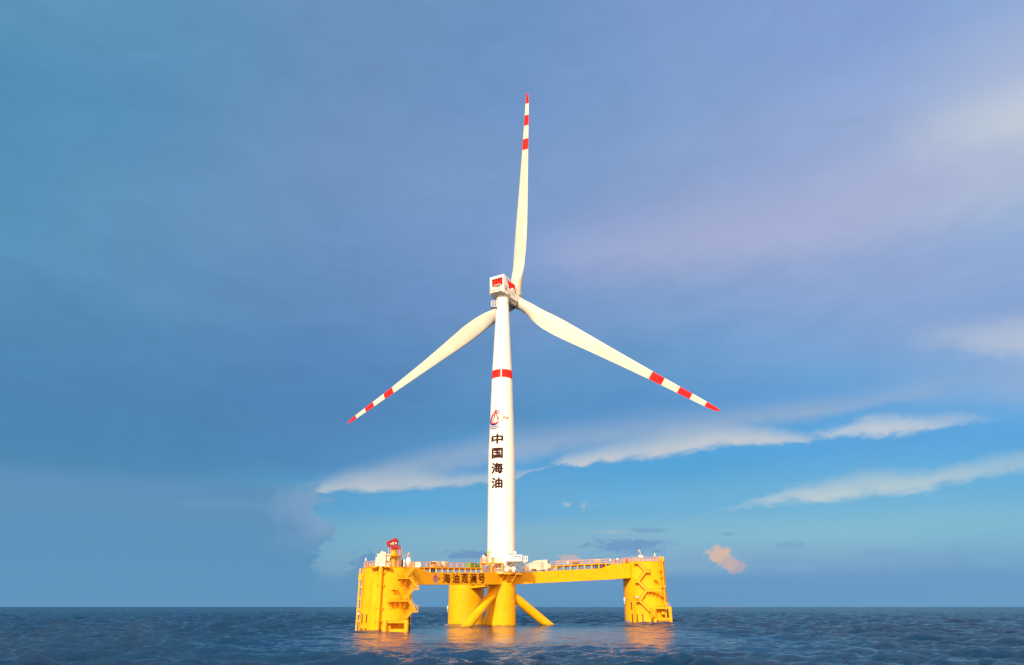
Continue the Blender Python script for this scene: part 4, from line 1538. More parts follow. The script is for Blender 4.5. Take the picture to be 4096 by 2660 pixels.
def interp(t):
    for a_, b_ in zip(CH[:-1], CH[1:]):
        if a_[0] <= t <= b_[0]:
            k = (t - a_[0]) / (b_[0] - a_[0])
            k2 = k
            return [a_[i] + (b_[i] - a_[i]) * k2 for i in range(1, 4)]
    return list(CH[-1][1:])


def blade(k):
    t = PHASE + k * 2 * math.pi / 3
    d = r_v * math.sin(t) + u_v * math.cos(t)
    le = u_v.cross(a_v)  # placeholder, replaced below
    # leading edge side: seen from behind the rotor turns anticlockwise
    le = -(r_v * math.cos(t) - u_v * math.sin(t))
    bands = [0.712, 0.766, 0.833, 0.885, 0.945]
    ts = sorted(set([0.022, 0.04, 0.06, 0.08, 0.10, 0.12, 0.14, 0.17, 0.20, 0.23, 0.26, 0.30, 0.34, 0.38, 0.43, 0.48, 0.53, 0.58, 0.63, 0.67] + bands + [0.74, 0.80, 0.86, 0.915, 0.96, 0.975, 0.985, 0.992, 0.997, 1.0]))
    n = len(AF)
    vs, fs, mi = [], [], []
    for tt in ts:
        ch, th, tw = interp(tt)
        circ = min(1, max(0, (0.16 - tt) / 0.10))
        circ = circ * circ * (3 - 2 * circ)
        bend = -1.7 * tt * tt                 # slight bend of the blade towards the tower side
        axis_f = 0.5 * circ + 0.36 * (1 - circ)
        ca, sa = math.cos(R_(tw)), math.sin(R_(tw))
        for i, (x, y) in enumerate(AF):
            ang = 2 * math.pi * i / n
            cx, cy = 0.5 - 0.5 * math.cos(ang), 0.5 * math.sin(ang)
            xx = (cx * circ + x * (1 - circ) - axis_f) * ch
            yy = (cy * circ * 1.0 + y * (1 - circ) * th) * ch if circ < 1 else cy * ch
            X_, Y_ = xx * ca - yy * sa, xx * sa + yy * ca
            vs.append(H + d * (tt * BL) - le * X_ + a_v * (Y_ + bend))
    mb = MB()
    mb.v = [tuple(v) for v in vs]
    for r in range(len(ts) - 1):
        tm = (ts[r] + ts[r + 1]) / 2
        red = (0.712 < tm < 0.766) or (0.833 < tm < 0.885) or tm > 0.945
        for i in range(n):
            j = (i + 1) % n
            mb.f.append((r * n + i, r * n + j, (r + 1) * n + j, (r + 1) * n + i))
            mb.mi.append(1 if red else 0)
    mb.f.append(tuple(range(n)))
    mb.mi.append(0)
    mb.f.append(tuple(range((len(ts) - 1) * n, len(ts) * n)))
    mb.mi.append(1)
    b_ = mb.build('blade', [M_blade, M_red], turb, smooth=True, auto=60)
    m = MB()
    m.lathe([(1.98, 1.7), (1.98, 2.5), (1.93, 2.55)], H, d, 48)
    m.lathe([(2.03, 2.0), (2.03, 2.12)], H, d, 48)
    m.build('blade_collar', M_blade, turb, smooth=True)
    return b_


for k in range(3):
    blade(k)

# ---- white service balcony low on the tower, facing right
zf = at(2060, 2243, 204.5).z
zt_ = at(2060, 2222, 204.5).z
m = MB()
x0, x1, y0, y1 = -1.7, 2.7, 203.4, 208.2
m.box((x0, y0, zf - 0.2), (x1, y1, zf))
m.box((x1, y0 + 0.8, zf - 0.2), (x1 + 1.6, y1, zf))
m.build('balcony_floor', M_white, turb)
m = MB()
for i in range(5):
    x = x0 + 0.1 + i * (x1 - x0 - 0.2) / 4
    m.box((x - 0.1, y0 - 0.02, zf + 0.03), (x + 0.1, y0 + 0.1, zt_))
for z in (zf + 0.25, (zf + zt_) / 2, zt_ - 0.1):
    m.box((x0, y0 - 0.07, z - 0.11), (x1, y0 - 0.03, z + 0.11))
m.box((x0, y0 - 0.05, zt_), (x1, y0 + 0.3, zt_ + 0.12))
for i in range(4):
    x = x1 + 0.15 + i * 0.45
    m.box((x - 0.09, y0 + 0.8, zf + 0.03), (x + 0.09, y0 + 0.92, zt_ - 0.2))
    m.box((x1 + 1.5, y0 + 0.9 + i * 1.1, zf + 0.03), (x1 + 1.6, y0 + 1.1 + i * 1.1, zt_ - 0.15))
m.box((x1 + 1.49, y0 + 0.8, zt_ - 0.25), (x1 + 1.61, y0 + 4.7, zt_ - 0.14))
m.box((x1 - 0.1, y0 - 0.02, zt_ - 0.35), (x1 - 0.02, y0 + 0.9, zt_ - 0.25))
m.box((x1, y0 + 0.75, zt_ - 0.25), (x1 + 1.65, y0 + 0.95, zt_ - 0.13))
m.build('balcony_panel', M_white, turb)
m = MB()
for x in (x0 + 0.5, x0 + 2.2, x1 - 0.2, x1 + 1.3):
    m.bar((x, y0 + 0.6, zf - 0.2), (TW.x + (x - TW.x) * 0.55, TW.y - 3.3, 14.7), 0.22)
m.bar((x1 + 1.4, y0 + 2.0, zf - 0.2), (TW.x + 3.4, TW.y - 2.2, 14.6), 0.2)
for i in range(4):
    m.box((x0 + 0.4, y0 + 0.7 + i * 0.8, zf - 0.5), (x1 - 0.3, y0 + 0.9 + i * 0.8, zf - 0.22))
m.build('balcony_strut', M_white, turb)
for px in (2035, 2047, 2059):
    q = at(px, 2221, 203.6)
    MB().tube(v3(q, zt_ + 0.1), v3(q, zt_ + 0.45), 0.16, 10).build('beacon', M_black, turb)
m = MB()
q = at(2060, 2219, 204.2)
m.lathe([(0.28, 0.0), (0.42, 0.2), (0.42, 0.55), (0.3, 0.85), (0.05, 1.0)], v3(q, zt_ + 0.12), n=20)
m.build('radome', M_white, turb, smooth=True)
# outward flaring lamp skirts at the tower foot
for px in (1995, 2034, 2054):
    q = at(px, 2272, 205.9)
    MB().lathe([(0.9, -0.35), (0.35, 0.6)], q, (0, 0, 1), 20).build('flange_cover', M_white, turb, smooth=True)


# ------------------------------------------------------------------ gear on the left column
def single(o, label, cat, group=None):
    o['label'] = label
    o['category'] = cat
    if group:
        o['group'] = group
    return o


# white deckhouse
p0 = at(1508, 2266, 170.0)
p1 = at(1596, 2266, 170.0)
dh = thing('deckhouse', 'white flat-roofed deckhouse on the left column, behind the crane pedestal', 'deckhouse', v3(p0.lerp(p1, 0.5), zL))
zr = at(1550, 2219, 170.0).z
m = MB()
m.box((p0.x, 169.6, zL), (p1.x, 173.0, zr))
bevel(m.build('cabin', M_blade, dh), 0.06)
m = MB()
m.box((p0.x - 0.12, 169.45, zr), (p1.x + 0.12, 173.15, zr + 0.14))
m.build('roof', M_white, dh)
for fx, w, z0, z1 in ((0.30, 0.8, 0.05, 1.95), (0.80, 0.75, 0.05, 1.9)):
    x = p0.x + (p1.x - p0.x) * fx
    m = MB()
    m.box((x - w / 2, 169.52, zL + z0), (x + w / 2, 169.58, zL + z1))
    d_ = m.build('door', M_grey, dh)
    MB().box((x + w / 2 - 0.15, 169.46, zL + 0.95), (x + w / 2 - 0.05, 169.5, zL + 1.1)).build('handle', M_black, d_)
m = MB()
m.box((p0.x + (p1.x - p0.x) * 0.60, 169.5, zL + 1.6), (p0.x + (p1.x - p0.x) * 0.69, 169.58, zL + 2.0))
m.build('vent', M_black, dh)
m = MB()
for k in range(3):
    m.box((p0.x + 2.7, 169.5, zL + 0.2 + 0.28 * k), (p0.x + 3.3, 169.57, zL + 0.36 + 0.28 * k))
m.build('louvre', M_blade, dh)
MB().railing([(p1.x - 2.6, 169.6, zr + 0.14), (p1.x, 169.6, zr + 0.14), (p1.x, 173.0, zr + 0.14), (p1.x - 2.6, 173.0, zr + 0.14)], 1.6, 1.0, 0.03, (0.5, 1.0)).build('railing', M_rail, dh)

# crane on its pedestal
cp = at(1571.5, 2266, 168.0)
crane = thing('deck_crane', 'yellow pedestal crane on the left column with its folded head under a dark red cover', 'crane', v3(cp, zL))
m = MB()
zt1 = at(1571, 2202, 168.0).z
m.lathe([(0.50, zL), (0.47, zt1 - 1.4), (0.56, zt1 - 1.2), (0.58, zt1 - 0.15), (0.66, zt1 - 0.1), (0.66, zt1 + 0.05)], v3(cp, 0), n=28)
m.build('pedestal', M_yel2, crane, smooth=True)
zr1 = at(1571, 2223, 168.0).z
m = MB()
m.lathe([(1.52, zr1 - 0.1), (1.52, zr1 + 0.1)], v3(cp, 0), n=36)
m.build('service_ring', M_yel2, crane)
MB().railing([v3(cp, zr1 + 0.1) + V((1.45 * math.cos(t), 1.45 * math.sin(t), 0)) for t in [R_(20 * i - 20) for i in range(8)]], 1.7, 1.0, 0.03, (0.6, 1.15)).build('railing', M_rail, crane)
m = MB()
for dx in (0.55, 0.75):
    q = at(1600, 2222, 167.6)
    m.bar(v3(q, zL), v3(q, zr1 + 0.1), 0.05)
m.build('ladder', M_rail, crane)
YC = 167.6
Cr = lambda x, y: at(1420 + x * 0.13584, 2130 + y * 0.13583, YC)
m = MB()
hood = [Cr(920, 280), Cr(1000, 235), Cr(1190, 155), Cr(1215, 165), Cr(1275, 235), Cr(1240, 270), Cr(1170, 262), Cr(1045, 310), Cr(1010, 430), Cr(945, 415)]
m.prism(hood, (0, 1.3, 0.0))
o = m.build('red_cover', M_dred, crane)
bevel(o, 0.12, 3)
m = MB()
m.prism([Cr(990, 330), Cr(1175, 250), Cr(1262, 262), Cr(1230, 400), Cr(1100, 420), Cr(1000, 430)], (0, 1.0, 0))
m.build('winch_frame', paint('rusty_brown_paint', (0.22, 0.05, 0.02), 0.6), crane).location.y += 0.15
m = MB()
for x, y, r in ((1065, 335, 0.17), (1128, 305, 0.19), (1126, 352, 0.12), (1205, 315, 0.16)):
    m.tube(Cr(x, y) - V((0, 0.1, 0)), Cr(x, y) + V((0, 0.35, 0)), r, 16)
m.build('sheave', M_blade, crane)
m = MB()
m.bar(Cr(1095, 405) + V((0, 0.5, 0)), Cr(1300, 455) + V((0, 0.5, 0)), 0.9, 0.62)
m.bar(Cr(1300, 360) + V((0, 0.4, 0)), Cr(1322, 490) + V((0, 0.4, 0)), 0.5, 0.25)
m.bar(Cr(1310, 470) + V((0, 0.5, 0)), Cr(1308, 545) + V((0, 0.5, 0)), 0.12)
m.obox(Cr(1130, 455) + V((0, 0.6, 0)), (0.55, 0, 0), (0, 0.45, 0), (0, 0, 0.45))
bevel(m.build('jib', M_dred, crane), 0.06, 2)


def floodlight(name, px, y_base, y_lamp, Y, z_base, lean, label, group='floodlights on tall posts', r=0.09, box=False):
    p = at(px, y_base, Y)
    zl = at(px, y_lamp, Y).z
    t = thing(name, label, 'floodlight', v3(p, z_base), group)
    q = V((p.x, p.y, z_base))
    top = V((p.x + lean * 0.25, p.y, zl))
    m = MB()
    m.tube(q, V((p.x, p.y, zl - 0.3)), r, 10)
    m.tube(V((p.x, p.y, zl - 0.3)), top, r, 10)
    m.build('post', M_rail, t)
    m = MB()
    m.lathe([(0.12, 0.0), (0.30, 0.22), (0.30, 0.34)], top, V((lean, -0.5, -0.4)), 16)
    lamp = m.build('lamp_head', M_blade, t)
    MB().lathe([(0.26, 0.345), (0.24, 0.37)], top, V((lean, -0.5, -0.4)), 16).build('lens', M_glass, lamp)
    if box:
        MB().box((p.x - 0.65, p.y - 0.3, z_base + 1.0), (p.x + 0.65, p.y + 0.3, z_base + 1.6)).build('ballast_box', M_white, t)
    return t


floodlight('floodlight', 1534, 2262, 2207, 166.9, zL, -1.0, 'dark-posted floodlight leaning over the white valve housing on the left column')
floodlight('floodlight', 1628.5, 2262, 2214, 168.5, zL, 0.6, 'floodlight on an orange post above the white egg-shaped dome, left column')
floodlight('floodlight', 2563, 2245, 2202, 222.5, zR, -0.7, 'tallest post on the right column, floodlight above a small white box', r=0.16, box=True)

# white satellite dome
c_ = at(1633.5, 2246, 168.2)
t = thing('antenna_dome', 'white egg-shaped antenna dome near the stair head of the left column', 'antenna dome', v3(c_, zL))
m = MB()
zc = c_.z
m.lathe([(0.05, -0.95), (0.40, -0.8), (0.58, -0.35), (0.62, 0.1), (0.5, 0.55), (0.28, 0.8), (0.03, 0.9)], v3(c_, zc), n=24)
m.build('dome', M_white, t, smooth=True)
MB().tube(v3(c_, zL), v3(c_, zc - 0.85), 0.16, 12).build('stand', M_white, t)
# gas bottles
for i, (px, w, h, mat, lab) in enumerate(((1608.5, 0.33, 1.55, M_black, 'black gas bottle between the deckhouse and the white dome'), (1614.8, 0.17, 1.6, M_white, 'slim white vent pipe beside the black gas bottle'))):
    q = at(px, 2266, 167.0)
    m = MB()
    m.lathe([(w, 0), (w, h * 0.8), (w * 0.75, h * 0.92), (w * 0.3, h), (w * 0.3, h + 0.12)], v3(q, zL), n=18)
    single(m.build('gas_bottle' if i == 0 else 'vent_pipe', mat, smooth=True), lab, 'gas bottle' if i == 0 else 'pipe')
# nav light at the left rim
q = at(1461.5, 2262, 168.0)
t = thing('navigation_light', 'short white navigation light post at the far left rim of the platform', 'light', v3(q, zL))
MB().tube(v3(q, zL), v3(q, zL + 1.3), 0.05, 10).build('post', M_steel, t)
MB().lathe([(0.12, 1.3), (0.14, 1.4), (0.14, 1.85), (0.05, 1.98)], v3(q, zL), n=16).build('lamp', M_white, t)
# canvas-wrapped bundle and hose box on the left rim
q = at(1487, 2264, 167.5)
m = MB()
m.lathe([(0.3, 0), (0.55, 0.15), (0.5, 0.4), (0.25, 0.55)], v3(q, zL), n=16)
single(m.build('canvas_bundle', M_yel2, smooth=True), 'low rounded orange bundle behind the left rim railing', 'bundle')
t = thing('cable_reel', 'white cable reel at the head of the stairs beside the left girder', 'cable reel', at(1671, 2262, 172.0))
q = at(1671, 2262, 172.0)
m = MB()
for dy in (-0.35, 0.35):
    m.lathe([(0.7, -0.04), (0.7, 0.04)], q + V((0, dy, 0.1)), (0, 1, 0), 24)
m.build('flange', M_white, t)
MB().lathe([(0.42, -0.3), (0.42, 0.3)], q + V((0, 0, 0.1)), (0, 1, 0), 20).build('drum', M_black, t)

# ------------------------------------------------------------------ gear on the left girder walkway
def on_walk(A, B, px, n_dir, back):
    """point on the walkway floor at pixel column px, set back from its camera-side edge"""
    pl = A - n_dir * back
    p = on_plane(px, 2270, pl, n_dir)
    k = (p - A).dot((B - A).normalized()) / (B - A).length
    q = A.lerp(B, k) - n_dir * back + UP * 0.265
    return q


for i, (xa, xb, lab) in enumerate(((1743.5, 1767.5, 'larger white slatted cabinet on the left girder walkway'), (1776.5, 1792.5, 'smaller white slatted cabinet on the left girder walkway'))):
    a_ = on_walk(wlA, wlB, xa, nL, 0.8)
    b_ = on_walk(wlA, wlB, xb, nL, 0.8)
    t = thing('cabinet', lab, 'cabinet', (a_ + b_) / 2, 'white cabinets on the left walkway')
    m = MB()
    bk = -nL * 1.4
    h_ = UP * 1.38
    g_ = UP * 0.12
    m.hexa([a_ + g_, b_ + g_, b_ + bk + g_, a_ + bk + g_, a_ + h_, b_ + h_, b_ + bk + h_, a_ + bk + h_])
    bevel(m.build('case', M_blade, t), 0.05)
    m = MB()
    ed = (b_ - a_)
    for s in range(4):
        z = 0.35 + s * 0.22
        lo, hi = (0.48, 0.92) if i == 0 else (0.15, 0.85)
        m.bar(a_ + ed * lo + nL * 0.015 + UP * z, a_ + ed * hi + nL * 0.015 + UP * z, 0.05, 0.10)
    m.build('louvre', M_grey, t)
    m = MB()
    for s in (0.1, 0.9):
        m.obox(a_ + ed * s + bk * 0.5 + UP * 0.05, eL * 0.12, nL * 0.6, UP * 0.07)
    m.build('foot', M_black, t)
for i, px in enumerate((1723.5, 1728.5, 1733.5, 1738.5)):
    q = on_walk(wlA, wlB, px, nL, 0.7)
    t = thing('vent_hood', 'one of four yellow vent hoods with black mouths, left of the white cabinets', 'vent hood', q, 'black-mouthed vent hoods on the left walkway')
    MB().tube(q, q + UP * 0.85, 0.13, 10).build('pipe', M_yel2, t)
    m = MB()
    m.lathe([(0.26, -0.15), (0.30, 0.15)], q + UP * 0.95, nL, 14)
    m.build('hood', M_yel2, t)
    MB().lathe([(0.22, 0.155), (0.2, 0.17)], q + UP * 0.95, nL, 14).build('mouth', M_black, t)
for i, px in enumerate((1727, 1733, 1739)):
    q = on_walk(wlA, wlB, px, nL, 0.9)
    m = MB()
    m.tube(q - UP * 0.27 - UP * 0.0, q - UP * 1.4, 0.13, 10)
    m.build('drain_pipe', M_black, girL)

# green tarpaulin containers
for xa, xb, h, lab in ((1883, 1906, 1.25, 'bright green covered crate on the left girder walkway'), (1908.5, 1922, 0.95, 'darker green covered crate next to the mezzanine deck')):
    a_ = on_walk(wlA, wlB, xa, nL, 0.9)
    b_ = on_walk(wlA, wlB, xb, nL, 0.9)
    m = MB()
    bk = -nL * 1.6
    top = UP * h
    mid = (UP * (h + 0.12))
    m.hexa([a_, b_, b_ + bk, a_ + bk, a_ + top, b_ + top, b_ + bk + top, a_ + bk + top])
    single(bevel(m.build('covered_crate', M_green), 0.1, 3), lab, 'crate')

# provision crane on the mezzanine
q = V((-7.3, 204.4, zM))
t = thing('provision_crane', 'small yellow knuckle crane with raised jib and white cabinet, left of the tower foot', 'crane', q)
m = MB()
m.box((-8.05, 204.0, zM), (-7.25, 205.0, zM + 2.0))
bevel(m.build('control_cabinet', M_white, t), 0.05)
m = MB()
m.box((-7.1, 204.1, zM), (-6.5, 204.9, zM + 1.9))
bevel(m.build('pedestal', M_rail, t), 0.05)
m = MB()
m.lathe([(0.34, -0.35), (0.34, 0.35)], V((-7.25, 204.1, zM + 2.05)), (0, 1, 0), 18)
m.build('winch_drum', M_black, t)
m = MB()
j0 = V((-6.8, 204.4, zM + 1.8))
j1 = at(1961, 2203, 204.4)
m.bar(j0, j1, 0.34, 0.42)
m.bar(j0 - V((0.0, 0, 0.3)), j0.lerp(j1, 0.25), 0.4, 0.6)
m.build('jib', M_yel2, t)
MB().tube(j1, j1 - UP * 0.75, 0.07, 8).build('hook', M_black, t)
m = MB()
for k in range(3):
    m.box((-7.9, 203.95, zM + 0.4 + k * 0.5), (-7.6, 203.99, zM + 0.62 + k * 0.5))
m.build('panel', M_black, t)
t = thing('davit', 'short yellow davit with a thin slanted arm, against the tower foot', 'davit', V((-5.2, 204.6, zM)))
m = MB()
m.box((-5.6, 204.3, zM), (-4.9, 205.0, zM + 1.2))
m.build('base', M_yel2, t)
MB().bar((-5.5, 204.6, zM + 1.2), at(1970.5, 2217, 204.6), 0.1).build('arm', M_steel, t)
MB().tube((-5.6, 204.2, zM + 1.0), (-4.9, 204.2, zM + 1.35), 0.14, 10).build('winch', M_black, t)

# winches on the centre deck
for px, py, r, lab in ((2026.5, 2277.5, 0.72, 'large round mooring winch on the centre deck under the white balcony'), (2054, 2283, 0.5, 'smaller dark mooring winch on the right edge of the centre deck')):
    q = at(px, py, 204.9)
    t = thing('mooring_winch', lab, 'winch', v3(q, 13.62), 'mooring winches')
    m = MB()
    c0 = v3(q, 13.62 + r + 0.15)
    for dy in (-0.3, 0.3):
        m.lathe([(r, -0.05), (r, 0.05)], c0 + V((0, dy, 0)), (0, 1, 0), 24)
    m.build('flange', M_grey, t)
    MB().lathe([(r * 0.62, -0.28), (r * 0.62, 0.28)], c0, (0, 1, 0), 20).build('drum', M_black, t)
    m = MB()
    m.lathe([(r * 0.42, -0.46), (r * 0.35, -0.38)], c0, (0, 1, 0), 20)
    m.build('hub_cap', M_white, t)
    m = MB()
    for dx in (-0.75, 0.75):
        m.bar(c0 + V((dx * r, 0, -r - 0.13)), c0 + V((0, -0.36, 0)), 0.14)
    m.build('frame', M_rail, t)
for px, w, h, lab in ((1968, 0.5, 1.3, 'stubby yellow bollard on the left of the centre deck'), (1980, 0.35, 1.6, 'narrow yellow valve post near the left of the tower foot'), (2043, 0.4, 1.0, 'squat yellow bollard between the two winches')):
    q = at(px, 2285, 205.2)
    m = MB()
    m.lathe([(w * 0.6, 0), (w * 0.45, 0.15), (w * 0.45, h * 0.7), (w * 0.62, h * 0.75), (w * 0.62, h)], v3(q, 13.62), n=16)
    single(m.build('bollard', M_yel2, smooth=True), lab, 'bollard', 'bollards on the centre deck')

# ------------------------------------------------------------------ gear on the right girder
a_ = on_plane(2116.5, 2286, pR - nR * 0.7, nR)
b_ = on_plane(2191, 2282, pR - nR * 0.7, nR)
gen = thing('generator_cabin', 'cream generator cabin with a stepped roof on the right girder', 'cabin', (a_ + b_) / 2)
ex = (b_ - a_)
bk = -nR * 2.6
G = lambda k, z, o=0.0: a_ + ex * k + UP * z + nR * o
m = MB()
prof = [(0.0, 0.25), (1.0, 0.25), (1.0, 2.95), (0.39, 2.9), (0.39, 2.15), (0.0, 2.1)]
m.prism([G(k, z) for k, z in prof], bk)
bevel(m.build('housing', M_blade, gen), 0.05)
m = MB()
m.bar(G(0.10, 2.14, -0.3), G(0.37, 2.6, -0.3), 0.08)
m.bar(G(0.10, 2.14, -2.2), G(0.37, 2.6, -2.2), 0.08)
m.build('intake_hood', M_blade, gen)
m = MB()
m.prism([G(1.003, 0.75), G(1.16, 0.80), G(1.16, 1.55), G(1.08, 1.65), G(1.003, 2.3)], bk * 0.9)
m.build('exhaust_box', M_blade, gen)
m = MB()
m.prism([G(0.61, 0.3, 0.012), G(0.765, 0.3, 0.012), G(0.765, 2.45, 0.012), G(0.61, 2.45, 0.012)], nR * 0.05)
dd = m.build('door', M_grey, gen)
MB().obox(G(0.74, 1.3, 0.1), eR * 0.06, nR * 0.03, UP * 0.12).build('handle', M_black, dd)
m = MB()
m.prism([G(0.14, 0.3, 0.01), G(0.37, 0.3, 0.01), G(0.37, 0.62, 0.01), G(0.14, 0.62, 0.01)], nR * 0.04)
m.build('vent', M_slot, gen)
MB().tube(G(0.5, 2.3, 0.01), G(0.5, 2.3, 0.1), 0.1, 12).build('lamp', M_grey, gen)
m = MB()
for k in (0.03, 0.5, 0.94):
    m.obox(G(k, 0.12) + bk * 0.5, eR * 0.2, nR * 1.2, UP * 0.125)
m.build('skid', M_blade, gen)
m = MB()
m.bar(G(1.003, 2.5), G(1.1, 2.0), 0.05, 0.3)
m.build('flap', M_black, gen)

# hoops by the cabin
for i, (px, lab) in enumerate(((2094, 'left one of two brown cable hoops between tower and cabin'), (2105, 'right one of two brown cable hoops, next to the cream cabin'))):
    q = on_plane(px, 2288, pR - nR * 1.0, nR)
    m = MB()
    w = 0.42
    pts = [q + eR * -w] + [q + UP * 0.95 + eR * (-w * math.cos(t)) + UP * (0.35 * math.sin(t)) for t in [math.pi * i_ / 8 for i_ in range(9)]] + [q + eR * w]
    for p_, q_ in zip(pts[:-1], pts[1:]):
        m.tube(p_, q_, 0.13, 10)
    single(m.build('cable_hoop', paint('brown_yellow_paint_%d' % i, (0.5, 0.2, 0.03), 0.5), smooth=True), lab, 'hoop', 'cable hoops on the right girder')

for px, py, lab in ((2271.5, 2250, 'deck lamp on the right walkway rail nearest the cream cabin'), (2441, 2241, 'deck lamp halfway between the pipe stubs and the right column'), (2469.5, 2236.5, 'upright white deck lamp beside the orange hydrant')):
    q = on_plane(px, py, pR - nR * 0.1, nR)
    t = thing('deck_lamp', lab, 'deck lamp', q - UP * 0.9, 'deck lamps along the right girder')
    MB().bar(q - UP * 0.95, q, 0.08).build('post', M_rail, t)
    m = MB()
    m.obox(q, eR * 0.32, nR * 0.15, UP * 0.24)
    bevel(m.build('lamp_box', M_white, t), 0.06)
    MB().obox(q + nR * 0.17, eR * 0.25, nR * 0.01, UP * 0.17).build('lens', M_glass, t)
for i, px in enumerate((2380.5, 2387.5, 2394.5, 2401.5)):
    q = on_walk(wrA, wrB, px, nR, 0.6)
    t = thing('pipe_stub', 'one of four white-capped pipe stubs in a row on the right walkway', 'pipe', q, 'white-capped pipe stubs on the right walkway')
    MB().tube(q, q + UP * 0.75, 0.12, 12).build('pipe', M_yel2, t)
    m = MB()
    m.lathe([(0.25, -0.12), (0.25, 0.12)], q + UP * 0.95, nR, 16)
    m.build('cap', M_white, t)
    MB().lathe([(0.13, 0.13), (0.12, 0.16)], q + UP * 0.95, nR, 14).build('hole', M_black, t)
for i, px in enumerate((2383, 2389, 2395)):
    q = on_walk(wrA, wrB, px, nR, 0.9)
    MB().tube(q - UP * 0.27, q - UP * 1.35, 0.13, 10).build('drain_pipe', M_black, girR)
# folded grating stack
q = on_walk(wrA, wrB, 2305, nR, 0.6)
m = MB()
for k in range(4):
    m.obox(q + UP * (0.12 + k * 0.17), eR * 1.0, nR * 0.4, UP * 0.055)
for s in (-0.8, 0, 0.8):
    m.obox(q + eR * s + UP * 0.36, eR * 0.05, nR * 0.42, UP * 0.36)
single(m.build('grating_stack', paint('brown_steel_paint', (0.42, 0.17, 0.05), 0.6)), 'low stack of brown gratings lying on the right walkway', 'gratings')
# hydrant
q = on_plane(2463, 2253.5, pR - nR * 0.6, nR)
t = thing('hydrant', 'orange-red hydrant on the right girder close to its column', 'hydrant', q)
MB().lathe([(0.22, 0), (0.22, 0.7), (0.32, 0.75), (0.32, 0.9), (0.1, 1.1)], q, n=16).build('body', paint('orange_hydrant_paint', (0.75, 0.14, 0.05), 0.5), t)
MB().tube(q - eR * 0.5 + UP * 0.6, q + eR * 0.5 + UP * 0.6, 0.13, 12).build('outlet', M_rail, t)
q = on_plane(2507.5, 2252, pR - nR * 0.6, nR)
single(MB().obox(q + UP * 0.55, eR * 0.22, nR * 0.25, UP * 0.55).obox(q + UP * 0.3 + nR * 0.26, eR * 0.1, nR * 0.03, UP * 0.15).build('fire_box', M_ered), 'narrow red fire box where the right girder meets its column', 'fire box')

# ------------------------------------------------------------------ gear on the right column
q = at(2620.6, 2245, 223.0)
t = thing('navigation_light', 'slim white-tipped navigation light standing behind the right rim railing', 'light', v3(q, zR))
MB().tube(v3(q, zR), v3(q, zR + 1.5), 0.09, 10).build('post', M_steel, t)
MB().lathe([(0.14, 1.5), (0.17, 1.6), (0.17, 2.1), (0.04, 2.35)], v3(q, zR), n=16).build('lamp', M_white, t)
q = at(2622, 2232, 222.4)
m = MB()
nseg = 20
for i in range(nseg):
    t0, t1 = 2 * math.pi * i / nseg, 2 * math.pi * (i + 1) / nseg
    m.tube(q + V((0.42 * math.cos(t0), 0, 0.42 * math.sin(t0))), q + V((0.42 * math.cos(t1), 0, 0.42 * math.sin(t1))), 0.1, 8)
single(m.build('hose_ring', M_rail, smooth=True), 'orange hose ring hung on the railing of the right column', 'hose')
for pxx, hh, lab in ((2641.5, 1.5, 'left one of two orange cabinets on the right rim of the right column'), (2651, 1.35, 'right one of two orange cabinets at the outer rim of the right column')):
    q = at(pxx, 2240, 224.5)
    t = thing('locker', lab, 'locker', v3(q, zR), 'orange lockers on the right column')
    bevel(MB().box((q.x - 0.35, q.y - 0.3, zR), (q.x + 0.35, q.y + 0.3, zR + hh)).build('case', M_rail, t), 0.04)
    MB().box((q.x - 0.28, q.y - 0.34, zR + 0.1), (q.x + 0.28, q.y - 0.31, zR + hh - 0.1)).build('door', M_yel2, t)

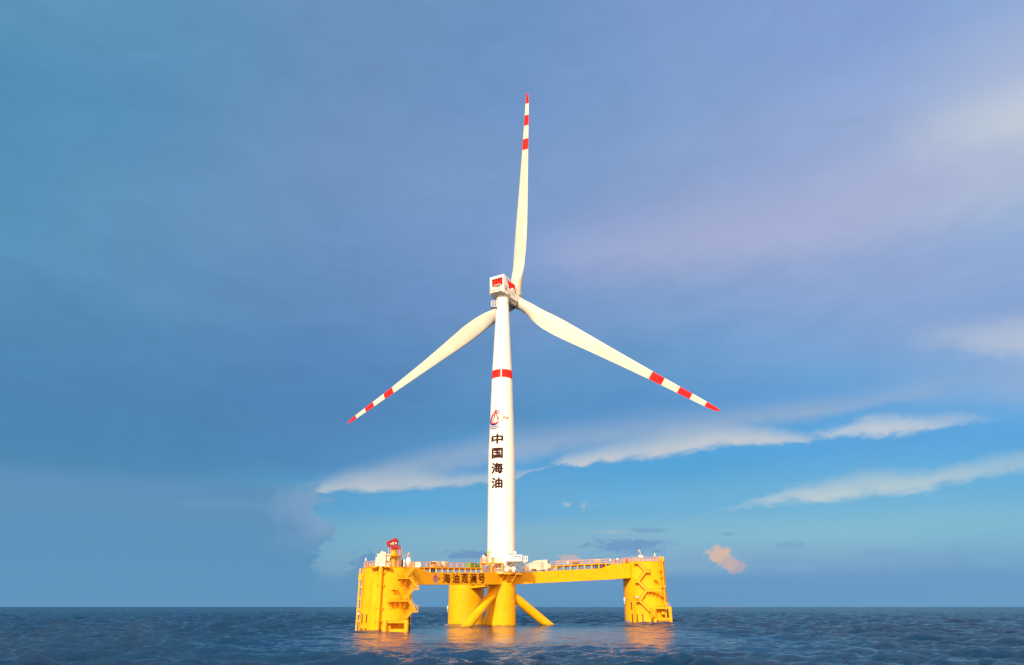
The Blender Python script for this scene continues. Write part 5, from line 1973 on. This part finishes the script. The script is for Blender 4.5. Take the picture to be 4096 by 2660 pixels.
# life ring on its bracket, left flank of the right column
q = oncyl(2504, 2398, Rc, RR)
n_ = outn(q, Rc)
s_ = n_.cross(UP)
t = thing('life_ring', 'white life ring with hanging line on the left flank of the right column', 'life ring', q + n_ * 0.3)
m = MB()
c0 = q + n_ * 0.45
for i in range(nseg):
    t0, t1 = 2 * math.pi * i / nseg, 2 * math.pi * (i + 1) / nseg
    m.tube(c0 + s_ * (0.36 * math.cos(t0)) + UP * (0.55 * math.sin(t0)), c0 + s_ * (0.36 * math.cos(t1)) + UP * (0.55 * math.sin(t1)), 0.13, 10)
m.build('ring', M_white, t, smooth=True)
MB().tube(c0 - UP * 0.5, c0 - UP * 1.3, 0.11, 8).build('line', M_blade, t)
MB().bar(q + UP * 0.15, c0 + UP * 0.15, 0.12).obox(q + s_ * -0.5 + UP * 0.1, s_ * 0.5, n_ * 0.15, UP * 0.06).build('bracket', M_yel2, t)
# framed notice by the lowest stairs
q = Rp(2548, 2388) + tnR * 1.1
t = thing('notice_board', 'small framed white notice on the stair railing of the right column', 'sign', q)
sr = tnR.cross(UP)
MB().obox(q, sr * 0.42, tnR * 0.03, UP * 0.28).build('panel', M_grey, t)
m = MB()
for sgn in (-1, 1):
    m.obox(q + sr * (0.45 * sgn), sr * 0.05, tnR * 0.05, UP * 0.36)
m.obox(q - UP * 0.31, sr * 0.42, tnR * 0.05, UP * 0.05)
m.build('frame', M_slot, t)
# small round lamps on the flanks of the right column
for px, py, lab in ((2499.5, 2353, 'round cream lamp on the left flank of the right column'), (2656, 2346, 'round cream lamp on the right flank of the right column')):
    q = oncyl(px, py, Rc, RR)
    n_ = outn(q, Rc)
    m = MB()
    m.lathe([(0.2, 0.0), (0.28, 0.2), (0.28, 0.42), (0.1, 0.55)], q, n_, 16)
    single(m.build('bulkhead_lamp', M_blade, smooth=True), lab, 'lamp', 'round bulkhead lamps')
# life ring and line at the left edge of the back column
q = oncyl(1794.5, 2430, Bc, RB)
n_ = outn(q, Bc)
s_ = n_.cross(UP)
t = thing('life_ring', 'white life ring on the left edge of the back column', 'life ring', q)
c0 = q + n_ * 0.3
m = MB()
for i in range(nseg):
    t0, t1 = 2 * math.pi * i / nseg, 2 * math.pi * (i + 1) / nseg
    m.tube(c0 + s_ * (0.3 * math.cos(t0)) + UP * (0.42 * math.sin(t0)), c0 + s_ * (0.3 * math.cos(t1)) + UP * (0.42 * math.sin(t1)), 0.1, 10)
m.build('ring', M_white, t, smooth=True)
MB().tube(c0 - UP * 0.4, c0 - UP * 1.2, 0.08, 8).build('line', M_blade, t)
